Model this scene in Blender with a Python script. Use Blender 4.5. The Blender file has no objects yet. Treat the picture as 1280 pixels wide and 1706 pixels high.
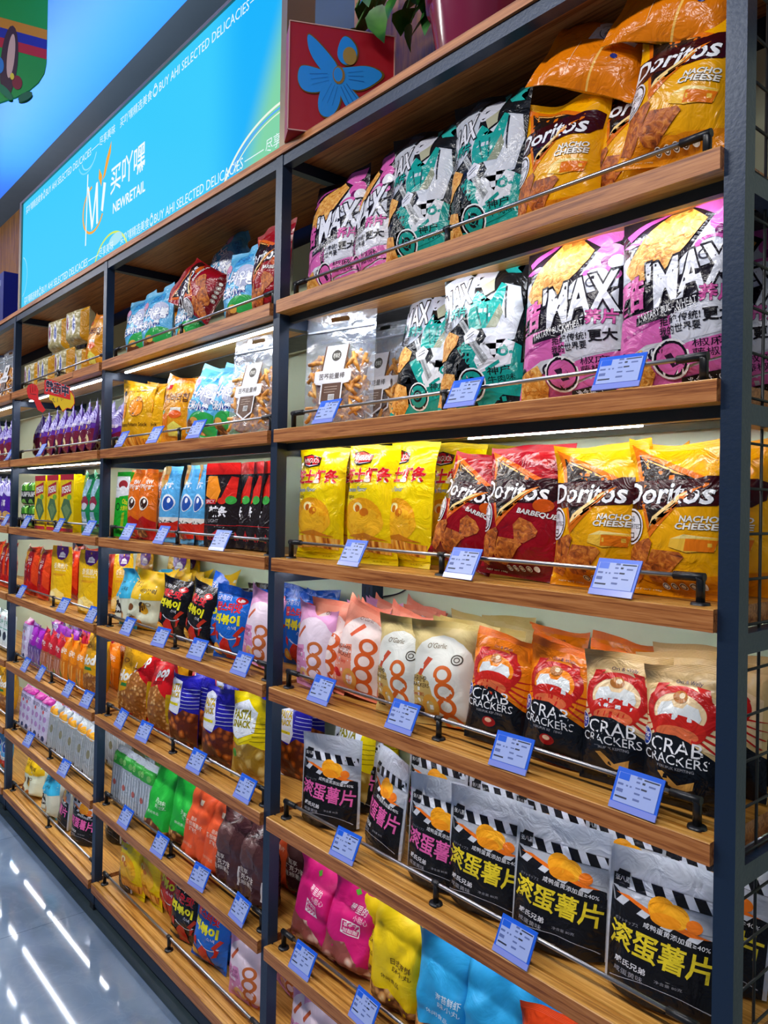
import bpy, bmesh, math, random
import numpy as np
from mathutils import Vector, Matrix, Euler
R_ = math.radians
sc = bpy.context.scene
COL = sc.collection
# ------------------------------------------------------------------ camera
YAW, PIT, ROL, FPX, CD, CH, PCX, PCY = .88, .0075, .0185, 1280., 1.0617, 1.4819, 596.9, 831.8
cf = np.array([-math.sin(YAW)*math.cos(PIT), math.cos(YAW)*math.cos(PIT), math.sin(PIT)])
cr0 = np.array([math.cos(YAW), math.sin(YAW), 0.]); cu0 = np.cross(cr0, cf)
cr = cr0*math.cos(ROL)+cu0*math.sin(ROL); cu = -cr0*math.sin(ROL)+cu0*math.cos(ROL)
CP = np.array([0., -CD, CH])
cam = bpy.data.cameras.new('camera'); camo = bpy.data.objects.new('camera', cam); COL.objects.link(camo)
camo.matrix_world = Matrix(((cr[0], cu[0], -cf[0], CP[0]), (cr[1], cu[1], -cf[1], CP[1]), (cr[2], cu[2], -cf[2], CP[2]), (0, 0, 0, 1)))
cam.sensor_fit = 'VERTICAL'; cam.sensor_height = 36; cam.lens = 36*FPX/1706.
cam.shift_x = (640-PCX)/1706.; cam.shift_y = (PCY-853)/1706.; cam.clip_start = .02
sc.camera = camo
def proj(x, y, z):
    q = np.array([x, y, z])-CP; d = q@cf
    return PCX+FPX*(q@cr)/d, PCY-FPX*(q@cu)/d
# ------------------------------------------------------------------ world, light, exposure
LED_POW, CEIL_POW, AMB, EXPO = 46.0, 36.0, .13, 0.0
w = bpy.data.worlds.new('world'); sc.world = w; w.use_nodes = True
w.node_tree.nodes['Background'].inputs[0].default_value = (.80, .90, 1.0, 1)
w.node_tree.nodes['Background'].inputs[1].default_value = AMB
vs = sc.view_settings; vs.view_transform = 'Standard'; vs.look = 'None'; vs.gamma = 1; vs.exposure = EXPO; vs.use_curve_mapping = False
def area(name, loc, rot, sx, sy, p, col=(1, 1, 1)):
    l = bpy.data.lights.new(name, 'AREA'); l.shape = 'RECTANGLE'; l.size = sx; l.size_y = sy; l.energy = p; l.color = col
    o = bpy.data.objects.new(name, l); COL.objects.link(o); o.location = loc; o.rotation_euler = rot
# rows of ceiling lamps along the aisle on the camera's side
for i, x in enumerate((-6.2, -4.0, -1.9, 0.2)):
    area('ceiling_lamp_light', (x, -1.75, 3.22), (R_(22), 0, 0), 1.3, .16, CEIL_POW, (1, .97, .93))
# cool cove light lying on top of the sign, washing the ceiling
area('cove_light', (-2.9, .06, 2.93), (R_(180-18), 0, 0), 3.4, .08, 26, (.5, .7, 1))
area('cove_light', (-5.6, .06, 2.6), (R_(180-18), 0, 0), 2.4, .08, 12, (.5, .7, 1))
# ------------------------------------------------------------------ materials
MATS = {}
def lin(h):
    out = []
    for i in (0, 2, 4):
        c = int(h[i:i+2], 16)/255.
        out.append(c/12.92 if c <= .04045 else ((c+.055)/1.055)**2.4)
    return (*out, 1)
def newmat(key):
    m = bpy.data.materials.new(key); m.use_nodes = True; MATS[key] = m
    return m, m.node_tree.nodes, m.node_tree.links, m.node_tree.nodes['Principled BSDF']
def objnoise(n, l, scale, detail=2, dist=0., rnd=True, sx=(1, 1, 1)):
    tc = n.new('ShaderNodeTexCoord'); mp = n.new('ShaderNodeMapping'); mp.inputs['Scale'].default_value = sx
    l.new(tc.outputs['Object'], mp.inputs['Vector'])
    src = mp.outputs[0]
    if rnd:
        oi = n.new('ShaderNodeObjectInfo'); mu = n.new('ShaderNodeMath'); mu.operation = 'MULTIPLY'; mu.inputs[1].default_value = 7
        l.new(oi.outputs['Random'], mu.inputs[0])
        va = n.new('ShaderNodeVectorMath'); va.operation = 'ADD'; l.new(src, va.inputs[0]); l.new(mu.outputs[0], va.inputs[1]); src = va.outputs[0]
    t = n.new('ShaderNodeTexNoise'); t.inputs['Scale'].default_value = scale; t.inputs['Detail'].default_value = detail; t.inputs['Distortion'].default_value = dist
    l.new(src, t.inputs['Vector'])
    return t
def bump(n, l, b, src, strength, dist=.004):
    bp = n.new('ShaderNodeBump'); bp.inputs['Strength'].default_value = strength; bp.inputs['Distance'].default_value = dist
    l.new(src, bp.inputs['Height']); l.new(bp.outputs[0], b.inputs['Normal'])
def film(h, kind='film'):
    """glossy plastic film of one printed colour: film / metal (foil) / matte / seal (ribbed)"""
    key = 'film_%s_%s' % (kind, h)
    if key in MATS: return MATS[key]
    m, n, l, b = newmat(key)
    b.inputs['Base Color'].default_value = lin(h)
    b.inputs['Roughness'].default_value = {'film': .22, 'metal': .3, 'matte': .45, 'seal': .3}[kind]
    b.inputs['Specular IOR Level'].default_value = .38
    if kind == 'metal': b.inputs['Metallic'].default_value = .4
    t = objnoise(n, l, 26 if kind != 'matte' else 18, 3, 1.2)
    if kind == 'seal':
        tc = n.new('ShaderNodeTexCoord'); wv = n.new('ShaderNodeTexWave'); wv.bands_direction = 'Z'; wv.inputs['Scale'].default_value = 130
        l.new(tc.outputs['Object'], wv.inputs['Vector']); bump(n, l, b, wv.outputs['Fac'], .35, .001)
    else:
        bump(n, l, b, t.outputs['Fac'], .75 if kind != 'matte' else .4, .008)
    return m
def plain(key, h, rough=.5, metal=0., bumpy=0., bs=60, emit=0., coat=0.):
    if key in MATS: return MATS[key]
    m, n, l, b = newmat(key)
    b.inputs['Base Color'].default_value = lin(h); b.inputs['Roughness'].default_value = rough; b.inputs['Metallic'].default_value = metal
    if coat: b.inputs['Coat Weight'].default_value = coat
    if emit: b.inputs['Emission Color'].default_value = lin(h); b.inputs['Emission Strength'].default_value = emit
    t = objnoise(n, l, bs, 3)
    if bumpy: bump(n, l, b, t.outputs['Fac'], bumpy, .002)
    mr = n.new('ShaderNodeMapRange'); mr.inputs['To Min'].default_value = rough*.85; mr.inputs['To Max'].default_value = min(1, rough*1.2)
    l.new(t.outputs['Fac'], mr.inputs['Value']); l.new(mr.outputs[0], b.inputs['Roughness'])
    return m
def ramp(n, l, src, stops):
    r = n.new('ShaderNodeValToRGB'); e = r.color_ramp.elements
    while len(e) < len(stops): e.new(.5)
    for q, (p, c) in zip(e, stops): q.position = p; q.color = lin(c)
    l.new(src, r.inputs[0]); return r
def texmat(key, stops, scale, detail=4, dist=.5, rough=.5, bs=.4, sx=(1, 1, 1), vor=0, rnd=True, bd=.004):
    if key in MATS: return MATS[key]
    m, n, l, b = newmat(key)
    t = objnoise(n, l, scale, detail, dist, rnd, sx)
    src = t.outputs['Fac']
    if vor:
        tc = n.new('ShaderNodeTexCoord'); v = n.new('ShaderNodeTexVoronoi'); v.inputs['Scale'].default_value = vor
        l.new(tc.outputs['Object'], v.inputs['Vector'])
        mx = n.new('ShaderNodeMath'); mx.operation = 'MULTIPLY_ADD'; mx.inputs[1].default_value = .9; l.new(v.outputs['Distance'], mx.inputs[0])
        l.new(t.outputs['Fac'], mx.inputs[2]); sb = n.new('ShaderNodeMath'); sb.operation = 'SUBTRACT'; sb.inputs[0].default_value = 1.15
        l.new(mx.outputs[0], sb.inputs[1]); src = sb.outputs[0]
    r = ramp(n, l, src, stops); l.new(r.outputs[0], b.inputs['Base Color']); b.inputs['Roughness'].default_value = rough
    bump(n, l, b, src, bs, bd)
    return m
def wood(key, c0, c1, c2, along=(.8, 26, 26), rough=.42, scale=5):
    if key in MATS: return MATS[key]
    m, n, l, b = newmat(key)
    t = objnoise(n, l, scale, 5, 1.0, True, along)
    t2 = objnoise(n, l, scale*9, 3, .2, True, along)
    mx = n.new('ShaderNodeMath'); mx.operation = 'MULTIPLY_ADD'; mx.inputs[1].default_value = .35
    l.new(t2.outputs['Fac'], mx.inputs[0]); l.new(t.outputs['Fac'], mx.inputs[2])
    r = ramp(n, l, mx.outputs[0], [(.50, c0), (.66, c1), (.84, c2)])
    l.new(r.outputs[0], b.inputs['Base Color']); b.inputs['Roughness'].default_value = rough
    bump(n, l, b, mx.outputs[0], .12, .001)
    return m
CHIP = lambda: texmat('chip_golden', [(.3, 'A85A10'), (.5, 'DF9A38'), (.7, 'F3C878')], 110, 5, .8, .5, .8)
CHIP2 = lambda: texmat('chip_orange', [(.3, '5E2206'), (.5, 'B85A12'), (.72, 'E89030')], 90, 5, .8, .5, .6)
SHELL = lambda: texmat('snack_shells', [(.2, '5A1E06'), (.5, 'C46016'), (.8, 'F0A248')], 22, 3, .5, .35, .9, vor=42)
POP = lambda: texmat('snack_popcorn', [(.2, '9A5A18'), (.5, 'E0A860'), (.8, 'FBE6C0')], 30, 3, .5, .4, .9, vor=70)
PASTA = lambda: texmat('snack_sticks_pale', [(.2, 'A07818'), (.5, 'DCC070'), (.8, 'F6E8B0')], 16, 3, 2.5, .35, .9, vor=34)
FRY = lambda: texmat('snack_fries', [(.3, '9A4A08'), (.5, 'E89A28'), (.7, 'F8C860')], 14, 1, 0, .45, .9, sx=(9, 1, 1))
RING = lambda: texmat('snack_rings', [(.15, '9A5048'), (.35, 'E4B4A0'), (.7, 'FBEEE0')], 18, 3, .5, .4, .9, vor=36)
NUT = lambda: texmat('snack_clusters', [(.15, '6A3A20'), (.38, 'D0904C'), (.7, 'F0CC90')], 26, 3, .5, .4, .9, vor=50)
GRAIN = lambda: texmat('snack_grains', [(.2, 'A89C6C'), (.5, 'DCD4B0'), (.8, 'F4F0E0')], 20, 3, 1.5, .3, .9, vor=50)
SPEC = {'grain': GRAIN, 'chip': CHIP, 'chip2': CHIP2, 'shell': SHELL, 'pop': POP, 'pasta': PASTA, 'fry': FRY, 'rings': RING, 'nut': NUT}
def cmat(c, kind='film'):
    if c in SPEC: return SPEC[c]()
    if c[0] == '*': return film(c[1:], 'metal')
    if c[0] == '-': return film(c[1:], 'matte')
    return film(c, kind)
STEEL = plain('dark_steel', '1E3048', .36, .2, .15, 160)
BLACK = plain('black_plastic', '14161A', .35)
CHROME = plain('brushed_chrome', 'B8B8BC', .3, 1.)
WOODF = wood('oak_fascia', '7C3E14', 'B06A34', 'C8844A')
WOODT = wood('oak_board', '96601C', 'C08838', 'D8A458')
WOODW = wood('oak_wall', '5C3206', '7E4A08', '986010', (14, 14, 1), .5, 4)
# ------------------------------------------------------------------ mesh helpers
class MB:
    def __init__(s): s.v = []; s.f = []; s.mi = []; s.mats = []; s.cur = 0; s.sm = []
    def mat(s, m):
        if m not in s.mats: s.mats.append(m)
        s.cur = s.mats.index(m); return s
    def add(s, vs, fs, smooth=False):
        o = len(s.v); s.v += [tuple(p) for p in vs]
        for f in fs: s.f.append([i+o for i in f]); s.mi.append(s.cur); s.sm.append(smooth)
        return s
    def box(s, a, b, M=None):
        x0, y0, z0 = a; x1, y1, z1 = b
        vs = [Vector(p) for p in ((x0, y0, z0), (x1, y0, z0), (x1, y1, z0), (x0, y1, z0), (x0, y0, z1), (x1, y0, z1), (x1, y1, z1), (x0, y1, z1))]
        if M: vs = [M@p for p in vs]
        return s.add(vs, [(3, 2, 1, 0), (4, 5, 6, 7), (0, 1, 5, 4), (1, 2, 6, 5), (2, 3, 7, 6), (3, 0, 4, 7)])
    def tube(s, pts, r, n=8, cap=True):
        pts = [Vector(p) for p in pts]; rs = r if isinstance(r, (list, tuple)) else [r]*len(pts); vs = []
        for i, p in enumerate(pts):
            d = (pts[min(i+1, len(pts)-1)]-pts[max(i-1, 0)]).normalized()
            a = d.orthogonal().normalized() if i == 0 else (pa-d*pa.dot(d)).normalized()
            pa = a; b = d.cross(a)
            for k in range(n):
                t = 2*math.pi*k/n; vs.append(p+(a*math.cos(t)+b*math.sin(t))*rs[i])
        fs = [(i*n+k, i*n+(k+1) % n, (i+1)*n+(k+1) % n, (i+1)*n+k) for i in range(len(pts)-1) for k in range(n)]
        s.add(vs, fs, True)
        if cap:
            o = len(s.v)-len(vs); s.f.append([o+k for k in range(n)][::-1]); s.f.append([o+(len(pts)-1)*n+k for k in range(n)]); s.mi += [s.cur]*2; s.sm += [False]*2
        return s
    def lathe(s, prof, c=(0, 0, 0), n=32):
        vs = [(c[0]+r*math.cos(2*math.pi*k/n), c[1]+r*math.sin(2*math.pi*k/n), c[2]+z) for r, z in prof for k in range(n)]
        return s.add(vs, [(i*n+k, i*n+(k+1) % n, (i+1)*n+(k+1) % n, (i+1)*n+k) for i in range(len(prof)-1) for k in range(n)], True)
    def prism(s, pts, y0, y1, M=None):
        """outline in x,z extruded along y"""
        n = len(pts); vs = [Vector((x, y0, z)) for x, z in pts]+[Vector((x, y1, z)) for x, z in pts]
        if M: vs = [M@p for p in vs]
        return s.add(vs, [tuple(range(n)), tuple(range(2*n-1, n-1, -1))]+[(k, k+n, (k+1) % n+n, (k+1) % n) for k in range(n)])
    def build(s, name, parent=None, loc=None):
        me = bpy.data.meshes.new(name); me.from_pydata(s.v, [], s.f)
        for m in s.mats: me.materials.append(m)
        me.polygons.foreach_set('material_index', s.mi); me.polygons.foreach_set('use_smooth', s.sm); me.update()
        o = bpy.data.objects.new(name, me); COL.objects.link(o)
        if parent: o.parent = parent
        if loc: o.location = loc
        return o
def tag(o, label=None, cat=None, group=None, kind=None):
    for k, v in (('label', label), ('category', cat), ('group', group), ('kind', kind)):
        if v: o[k] = v
    return o
def empty(name, loc=(0, 0, 0), rot=(0, 0, 0)):
    o = bpy.data.objects.new(name, None); COL.objects.link(o); o.location = loc; o.rotation_euler = rot; o.empty_display_size = .05
    return o
_tc = bpy.data.curves.new('lettering', 'FONT'); _to = bpy.data.objects.new('lettering', _tc)
def textmesh(s, off=0., shear=0.):
    _tc.body = s; _tc.resolution_u = 2; _tc.offset = off; _tc.shear = shear
    me = _to.to_mesh(); v = [(p.co.x, p.co.y) for p in me.vertices]; f = [tuple(p.vertices) for p in me.polygons]; _to.to_mesh_clear()
    return v, f
def ell(u, v, ru, rv, n=20, a0=0., a1=360., rot=0.):
    out = []
    for k in range(n if a1-a0 >= 360 else n+1):
        t = R_(a0+(a1-a0)*k/n); x, y = ru*math.cos(t), rv*math.sin(t)
        c, s_ = math.cos(R_(rot)), math.sin(R_(rot)); out.append((u+x*c-y*s_, v+x*s_+y*c))
    return out
def items_to_polys(items, W, H):
    """-> list of (verts2d in metres, faces, colour, layer); item coordinates are fractions of width and height"""
    out = []; layer = 0
    for it in items:
        k = it[0]; layer += 1
        if k == 'r':
            _, u0, v0, u1, v1, c = it[:6]; out.append(([(u0*W, v0*H), (u1*W, v0*H), (u1*W, v1*H), (u0*W, v1*H)], [(0, 1, 2, 3)], c, layer))
        elif k == 'p':
            q = it[1]; ar = sum(q[i][0]*q[(i+1) % len(q)][1]-q[(i+1) % len(q)][0]*q[i][1] for i in range(len(q)))
            if ar < 0: q = q[::-1]
            out.append(([(u*W, v*H) for u, v in q], [tuple(range(len(q)))], it[2], layer))
        elif k == 'e': out.append(([(u*W, v*H) for u, v in ell(*it[1:5], 20, 0, 360, it[6] if len(it) > 6 else 0)], [tuple(range(20))], it[5], layer))
        elif k == 'o':   # ring: u,v,ru,rv,width,colour[,a0,a1]
            _, u, v, ru, rv, wd, c = it[:7]; a0, a1 = (it[7], it[8]) if len(it) > 8 else (0, 360)
            A = ell(u, v, ru, rv, 24, a0, a1); B = ell(u, v, ru*(1-wd), rv*(1-wd), 24, a0, a1); m = len(A)
            q = [(a*W, b*H) for a, b in A+B]; rng = range(m) if m == 24 else range(m-1)
            out.append((q, [(i, (i+1) % m, m+(i+1) % m, m+i) for i in rng], c, layer))
        elif k == 't':   # text,u0,v0,u1,v1,colour,opts
            _, s, u0, v0, u1, v1, c = it[:7]; op = it[7] if len(it) > 7 else {}
            sh = op.get('sh', 0); v, f = textmesh(s, op.get('b', 0), 0)
            if not v: continue
            xs = [p[0] for p in v]; ys = [p[1] for p in v]; X0, X1, Y0, Y1 = min(xs), max(xs), min(ys), max(ys)
            if op.get('base'): Y0, Y1 = -.02, .72
            def fit(vv, op=op):
                r = []
                for x, y in vv:
                    a = (x-X0)/(X1-X0); b_ = (y-Y0)/(Y1-Y0)
                    uu = (u0+(u1-u0)*a)*W; vv_ = (v0+(v1-v0)*b_)*H
                    cx, cy = (u0+u1)/2*W, (v0+v1)/2*H
                    uu += sh*(vv_-cy); t = R_(op.get('rot', 0)); dx, dy = uu-cx, vv_-cy
                    dy += op.get('arc', 0)*dx*dx/W
                    r.append((cx+dx*math.cos(t)-dy*math.sin(t), cy+dx*math.sin(t)+dy*math.cos(t)))
                return r
            if op.get('ol'):
                v2, f2 = textmesh(s, op.get('ow', .045), 0); out.append((fit(v2), f2, op['ol'], layer)); layer += 1
            out.append((fit(v), f, c, layer))
    return out
LSTEP = .00006
def flat_decals(mb, items, W, H, fn):
    """items laid on a flat face; fn(x, y, layer) -> point"""
    for v, f, c, L in items_to_polys(items, W, H):
        mb.mat(cmat(c, 'matte') if not isinstance(c, bpy.types.Material) else c); mb.add([fn(x, y, L) for x, y in v], f)
# ------------------------------------------------------------------ bag generator
def bag_surface(W, H, T, kind, seed):
    rnd = random.Random(seed)
    nu = max(10, int(W/.011)); nv = max(14, int(H/.011)); hs = {'pillow': .055, 'gusset': .05, 'pouch': .0, 'clear': 0., 'box': 0., 'pack': .03}[kind]
    us = np.linspace(0, 1, nu+1)[None, :].repeat(nv+1, 0); vs_ = np.linspace(0, 1, nv+1)[:, None].repeat(nu+1, 1)
    au = np.abs(2*us-1); vp = np.clip((vs_-hs)/(1-2*hs), 0, 1)
    if kind == 'pillow':
        g = (1-au**2.8)**.8; h = (np.sin(math.pi*vp**.82)**.62); inset = .075
    elif kind in ('gusset', 'pack'):
        g = (1-au**5)**.6; top = np.clip((1-vp)/.44, 0, 1); bot = np.clip(vp/.10, 0, 1); h = (.55*top+.45*np.sin(top*math.pi/2))*(np.sin(bot*math.pi/2)**.6); inset = .035
        if kind == 'pack': top = np.clip((1-vp)/.12, 0, 1); h = np.sin(top*math.pi/2)*np.sin(bot*math.pi/2)**.6; inset = .02
    elif kind in ('pouch', 'clear'):
        g = np.clip(1-(au/.93)**2.6, 0, 1)**.8; h = np.clip(1-vp/.84, 0, 1)**.75*(.8+.2*np.clip(vp/.1, 0, 1)); inset = 0.0
    else: g = np.ones_like(au); h = np.ones_like(au); inset = 0
    x = (us-.5)*W*(1-inset*h); z = vs_*H
    yf = -T/2*g*h; yb = T/2*g*h
    amp = {'pillow': 1., 'gusset': 1.7, 'pouch': .55, 'clear': .8, 'box': 0., 'pack': .5}[kind]
    X = (us-.5)*W; Z = vs_*H; fade = np.clip(h*1.6, 0, 1)*np.clip((1-au)*7, 0, 1)
    wr = np.zeros_like(X)
    for sgn in (0, 1):
        e = vp if sgn == 0 else 1-vp
        k1, ph = rnd.uniform(40, 62), rnd.uniform(0, 6)
        wr += .0040*np.sin(X*k1*(1+.5*e)*2+ph)*np.exp(-(e/.17)**2)*np.clip(e/.04, 0, 1)
    for _ in range(int(11*amp)+1):
        cx, cz, a = rnd.uniform(-.5, .5)*W, rnd.uniform(.05, .98)*H, rnd.uniform(0, math.pi)
        dx, dz = X-cx, Z-cz; dn = -dx*math.sin(a)+dz*math.cos(a); dt = dx*math.cos(a)+dz*math.sin(a)
        L = rnd.uniform(.02, .05); wd = rnd.uniform(.008, .017)
        wr += rnd.choice((-1, 1))*rnd.uniform(.0018, .0046)*np.exp(-(dn/wd)**2-(dt/L)**2)
    wr += .0035*np.sin(X*rnd.uniform(15, 30)+Z*rnd.uniform(-20, 20)+rnd.uniform(0, 6))
    wr *= amp*fade
    top = np.clip((vs_-.8)/.2, 0, 1)**1.5; bot = np.clip((.1-vs_)/.1, 0, 1)**1.5
    lean = 0.
    if kind in ('pillow', 'gusset'):
        p1, p2 = rnd.uniform(0, 6), rnd.uniform(0, 6)
        lean = top*(.011*np.sin(us*5+p1)+.004*np.sin(us*13+p2))+bot*.004*np.sin(us*6+p2)
        z = z+top*(.006*np.sin(us*4+p2)+rnd.uniform(-.010, .010)*(us-.5)*2)+top*.006*au**3
        if kind == 'gusset': lean = lean+top*rnd.uniform(-.022, .022)+top*.012*np.sin(us*9+p1)
    elif kind in ('pouch', 'clear'):
        lean = top*.006*np.sin(us*4+rnd.uniform(0, 6)); z = z-(1-vs_)**8*.006*(1-au**2)
    F = np.stack([x, yf-wr+lean, z], -1); B = np.stack([x, yb+.6*wr+lean+(.0006 if kind != 'box' else 0), z], -1)
    return F, B, nu, nv, hs
def grid_normals(G):
    du = np.gradient(G, axis=1); dv = np.gradient(G, axis=0); n = np.cross(du, dv); return n/np.maximum(np.linalg.norm(n, axis=-1, keepdims=True), 1e-9)
def bilin(G, u, v, nu, nv):
    a = np.clip(u*nu, 0, nu-1e-6); b = np.clip(v*nv, 0, nv-1e-6); i = a.astype(int); j = b.astype(int); fa = (a-i)[:, None]; fb = (b-j)[:, None]
    return G[j, i]*(1-fa)*(1-fb)+G[j, i+1]*fa*(1-fb)+G[j+1, i]*(1-fa)*fb+G[j+1, i+1]*fa*fb
def make_bag_meshes(D, seed):
    W, H, T, kind = D['W'], D['H'], D['T'], D['kind']
    F, B, nu, nv, hs = bag_surface(W, H, T, kind, seed)
    NF = grid_normals(F); NB = -grid_normals(B)
    mats = []
    def mi(m):
        if m not in mats: mats.append(m)
        return mats.index(m)
    base = mi(cmat(D['base'], D.get('fin', 'film'))); sealm = mi(cmat(D.get('seal', D['base']), 'seal' if D.get('seal', 'x')[0] not in '*-' and kind in ('pillow', 'gusset') else 'film'))
    back = mi(cmat(D.get('back', D['base']), D.get('fin', 'film')))
    nP = (nv+1)*(nu+1)
    V = np.concatenate([F.reshape(-1, 3), B.reshape(-1, 3)]); N = np.concatenate([NF.reshape(-1, 3), NB.reshape(-1, 3)])
    ix = lambda j, i: j*(nu+1)+i
    faces = []; fm = []; fpart = []
    js = max(1, int(round(hs*nv))) if hs else 0
    hole = D.get('hole')
    for j in range(nv):
        part = 2 if (js and j >= nv-js) else (1 if (js and j < js) else 0)
        for i in range(nu):
            if hole and ((i+.5)/nu-hole[0])**2/hole[2]**2+((j+.5)/nv-hole[1])**2/hole[3]**2 < 1: continue
            faces.append((ix(j, i), ix(j, i+1), ix(j+1, i+1), ix(j+1, i))); fm.append(sealm if part else base); fpart.append(part)
            faces.append((nP+ix(j, i), nP+ix(j+1, i), nP+ix(j+1, i+1), nP+ix(j, i+1))); fm.append(sealm if part else back); fpart.append(part)
        for i in (0, nu):
            q = (ix(j, i), ix(j+1, i), nP+ix(j+1, i), nP+ix(j, i)); faces.append(q if i == 0 else q[::-1]); fm.append(sealm if part else base); fpart.append(part)
    for i in range(nu):
        faces.append((ix(0, i), nP+ix(0, i), nP+ix(0, i+1), ix(0, i+1))); fm.append(sealm if js else base); fpart.append(1 if js else 0)
        faces.append((ix(nv, i), ix(nv, i+1), nP+ix(nv, i+1), nP+ix(nv, i))); fm.append(sealm if js else base); fpart.append(2 if js else 0)
    if kind == 'box': N = None
    # printed artwork, cut along the grid so it follows every fold
    dv, dn, df, dm = [], [], [], []
    for side, items in ((0, D.get('items', [])), (1, D.get('bitems', []))):
        if not items: continue
        bm = bmesh.new()
        for vv, ff, c, L in items_to_polys(items, W, H):
            m = mi(cmat(c, D.get('fin', 'film'))); bv = [bm.verts.new((min(max(x, .0004), W-.0004), min(max(y, .0004), H-.0004), L)) for x, y in vv]
            for f in ff:
                try: q = bm.faces.new([bv[i] for i in f]); q.material_index = m
                except ValueError: pass
        bmesh.ops.triangulate(bm, faces=[f for f in bm.faces if len(f.verts) > 4])
        G_, NN = (F, NF) if side == 0 else (B, NB)
        if kind != 'box':
            for i in range(1, nu): bmesh.ops.bisect_plane(bm, geom=bm.verts[:]+bm.edges[:]+bm.faces[:], plane_co=(W*i/nu, 0, 0), plane_no=(1, 0, 0), dist=1e-7)
            for j in range(1, nv): bmesh.ops.bisect_plane(bm, geom=bm.verts[:]+bm.edges[:]+bm.faces[:], plane_co=(0, H*j/nv, 0), plane_no=(0, 1, 0), dist=1e-7)
        bm.verts.index_update(); co = np.array([v.co for v in bm.verts]); u = co[:, 0]/W; v = co[:, 1]/H
        if side: u = 1-u
        P = bilin(G_, u, v, nu, nv); Q = bilin(NN, u, v, nu, nv); Q /= np.maximum(np.linalg.norm(Q, axis=1, keepdims=True), 1e-9)
        if kind == 'box': Q = np.tile([[0, -1., 0]] if side == 0 else [[0, 1., 0]], (len(P), 1))
        o0 = len(V)+len(dv); dv += list(P+Q*(.0007 if kind != 'box' else .0002)+Q*co[:, 2:3]*LSTEP); dn += list(Q)
        for f in bm.faces: df.append([o0+q.index for q in f.verts]); dm.append(f.material_index)
        bm.free()
    def mk(name, keep, decals):
        fs = [f for f, p in zip(faces, fpart) if p in keep]; ms = [m for m, p in zip(fm, fpart) if p in keep]
        if decals: fs += df; ms += dm
        allV = np.concatenate([V, np.array(dv)]) if (decals and dv) else V
        allN = None if N is None else (np.concatenate([N, np.array(dn)]) if (decals and dv) else N)
        used = sorted({i for f in fs for i in f}); rem = {a: b for b, a in enumerate(used)}
        me = bpy.data.meshes.new(name); me.from_pydata([tuple(allV[i]) for i in used], [], [[rem[i] for i in f] for f in fs])
        um = sorted(set(ms)); r2 = {a: b for b, a in enumerate(um)}
        for m in um: me.materials.append(mats[m])
        me.polygons.foreach_set('material_index', [r2[m] for m in ms])
        if allN is not None:
            me.polygons.foreach_set('use_smooth', [True]*len(fs)); me.update()
            me.normals_split_custom_set_from_vertices([tuple(allN[i]) for i in used])
        me.update(); return me
    nm = D['name']
    D.setdefault('parts', []); D.setdefault('merged', [])
    if js: D['parts'].append([('body', mk('body', {0}, True)), ('bottom_seal', mk('bottom_seal', {1}, False)), ('top_seal', mk('top_seal', {2}, False))])
    else: D['parts'].append([('body', mk('body', {0, 1, 2}, True))])
    D['merged'].append(mk(nm, {0, 1, 2}, True))
    pts = np.concatenate([F.reshape(-1, 3)[::3], B.reshape(-1, 3)[::3], F[0], B[0], F[-1], F[:, 0], F[:, -1]]); D.setdefault('pts', []).append(pts)
    D.setdefault('surf', []).append((F, B, nu, nv))
# ------------------------------------------------------------------ printed designs
DS = {}
def D(key, name, cat, desc, W, H, T, kind, base, items=(), **kw):
    DS[key] = dict(name=name, cat=cat, desc=desc, W=W, H=H, T=T, kind=kind, base=base, items=list(items), **kw)
def T_(s, u0, v0, u1, v1, c, **o): return ('t', s, u0, v0, u1, v1, c, o)
def tortilla(bot, flame, maroon, fl1, fl2, extra):
    return [('p', [(0, 0), (1, 0), (1, .17), (.6, .13), (.3, .17), (0, .13)], bot),
        ('p', [(.03, .97), (.97, .70), (.62, .62), (.30, .37), (.19, .60)], flame), ('p', [(.10, .915), (.84, .70), (.58, .63), (.30, .45), (.22, .62)], '1E1512'),
        ('p', [(.12, .90), (.60, .765), (.22, .82)], 'F2B060'), ('p', [(.14, .885), (.5, .78), (.24, .815)], '1E1512'),
        ('p', [(0, .545), (.5, .565), (.88, .58), (.97, .63), (.98, .74), (.9, .765), (.78, .765), (.7, .745), (.1, .735), (0, .74)], maroon),
        T_('Doritos', -.0+.01, .585, .86, .725, 'F2F4FA', ol='120608', sh=.12, b=.02),
        ('p', [(.27, .40), (.34, .47), (.76, .70), (.60, .66), (.33, .50)], 'E87818'), ('p', [(.29, .43), (.33, .48), (.68, .675), (.56, .64), (.33, .505)], 'FCD890'),
        *fl1, *extra,
        ('p', [(.02, .10), (.06, .28), (.12, .33), (.30, .37), (.33, .34), (.22, .12), (.15, .07)], 'chip2'),
        ('p', [(.24, .17), (.33, .30), (.60, .29), (.64, .26), (.40, .09), (.30, .10)], 'chip2'),
        ('e', .07, .44, .155, .118, 'E8E8F0'), ('o', .07, .44, .14, .106, .12, '302828'), T_('装', .03, .47, .12, .51, '302828'), T_('IMPORTED', -.06, .425, .20, .455, '302828'),
        ('r', .03, .365, .11, .40, '302828'), ('r', .04, .372, .10, .393, 'E8E8F0'),
        *[('e', .42+.085*i, .075+.004*i, .032, .022, 'F0ECE0') for i in range(5)], *[('o', .42+.085*i, .075+.004*i, .026, .017, .3, '503020') for i in range(4)],
        T_('NET WT 198g', .1, .03, .36, .045, 'E8D8B0')]
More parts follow.
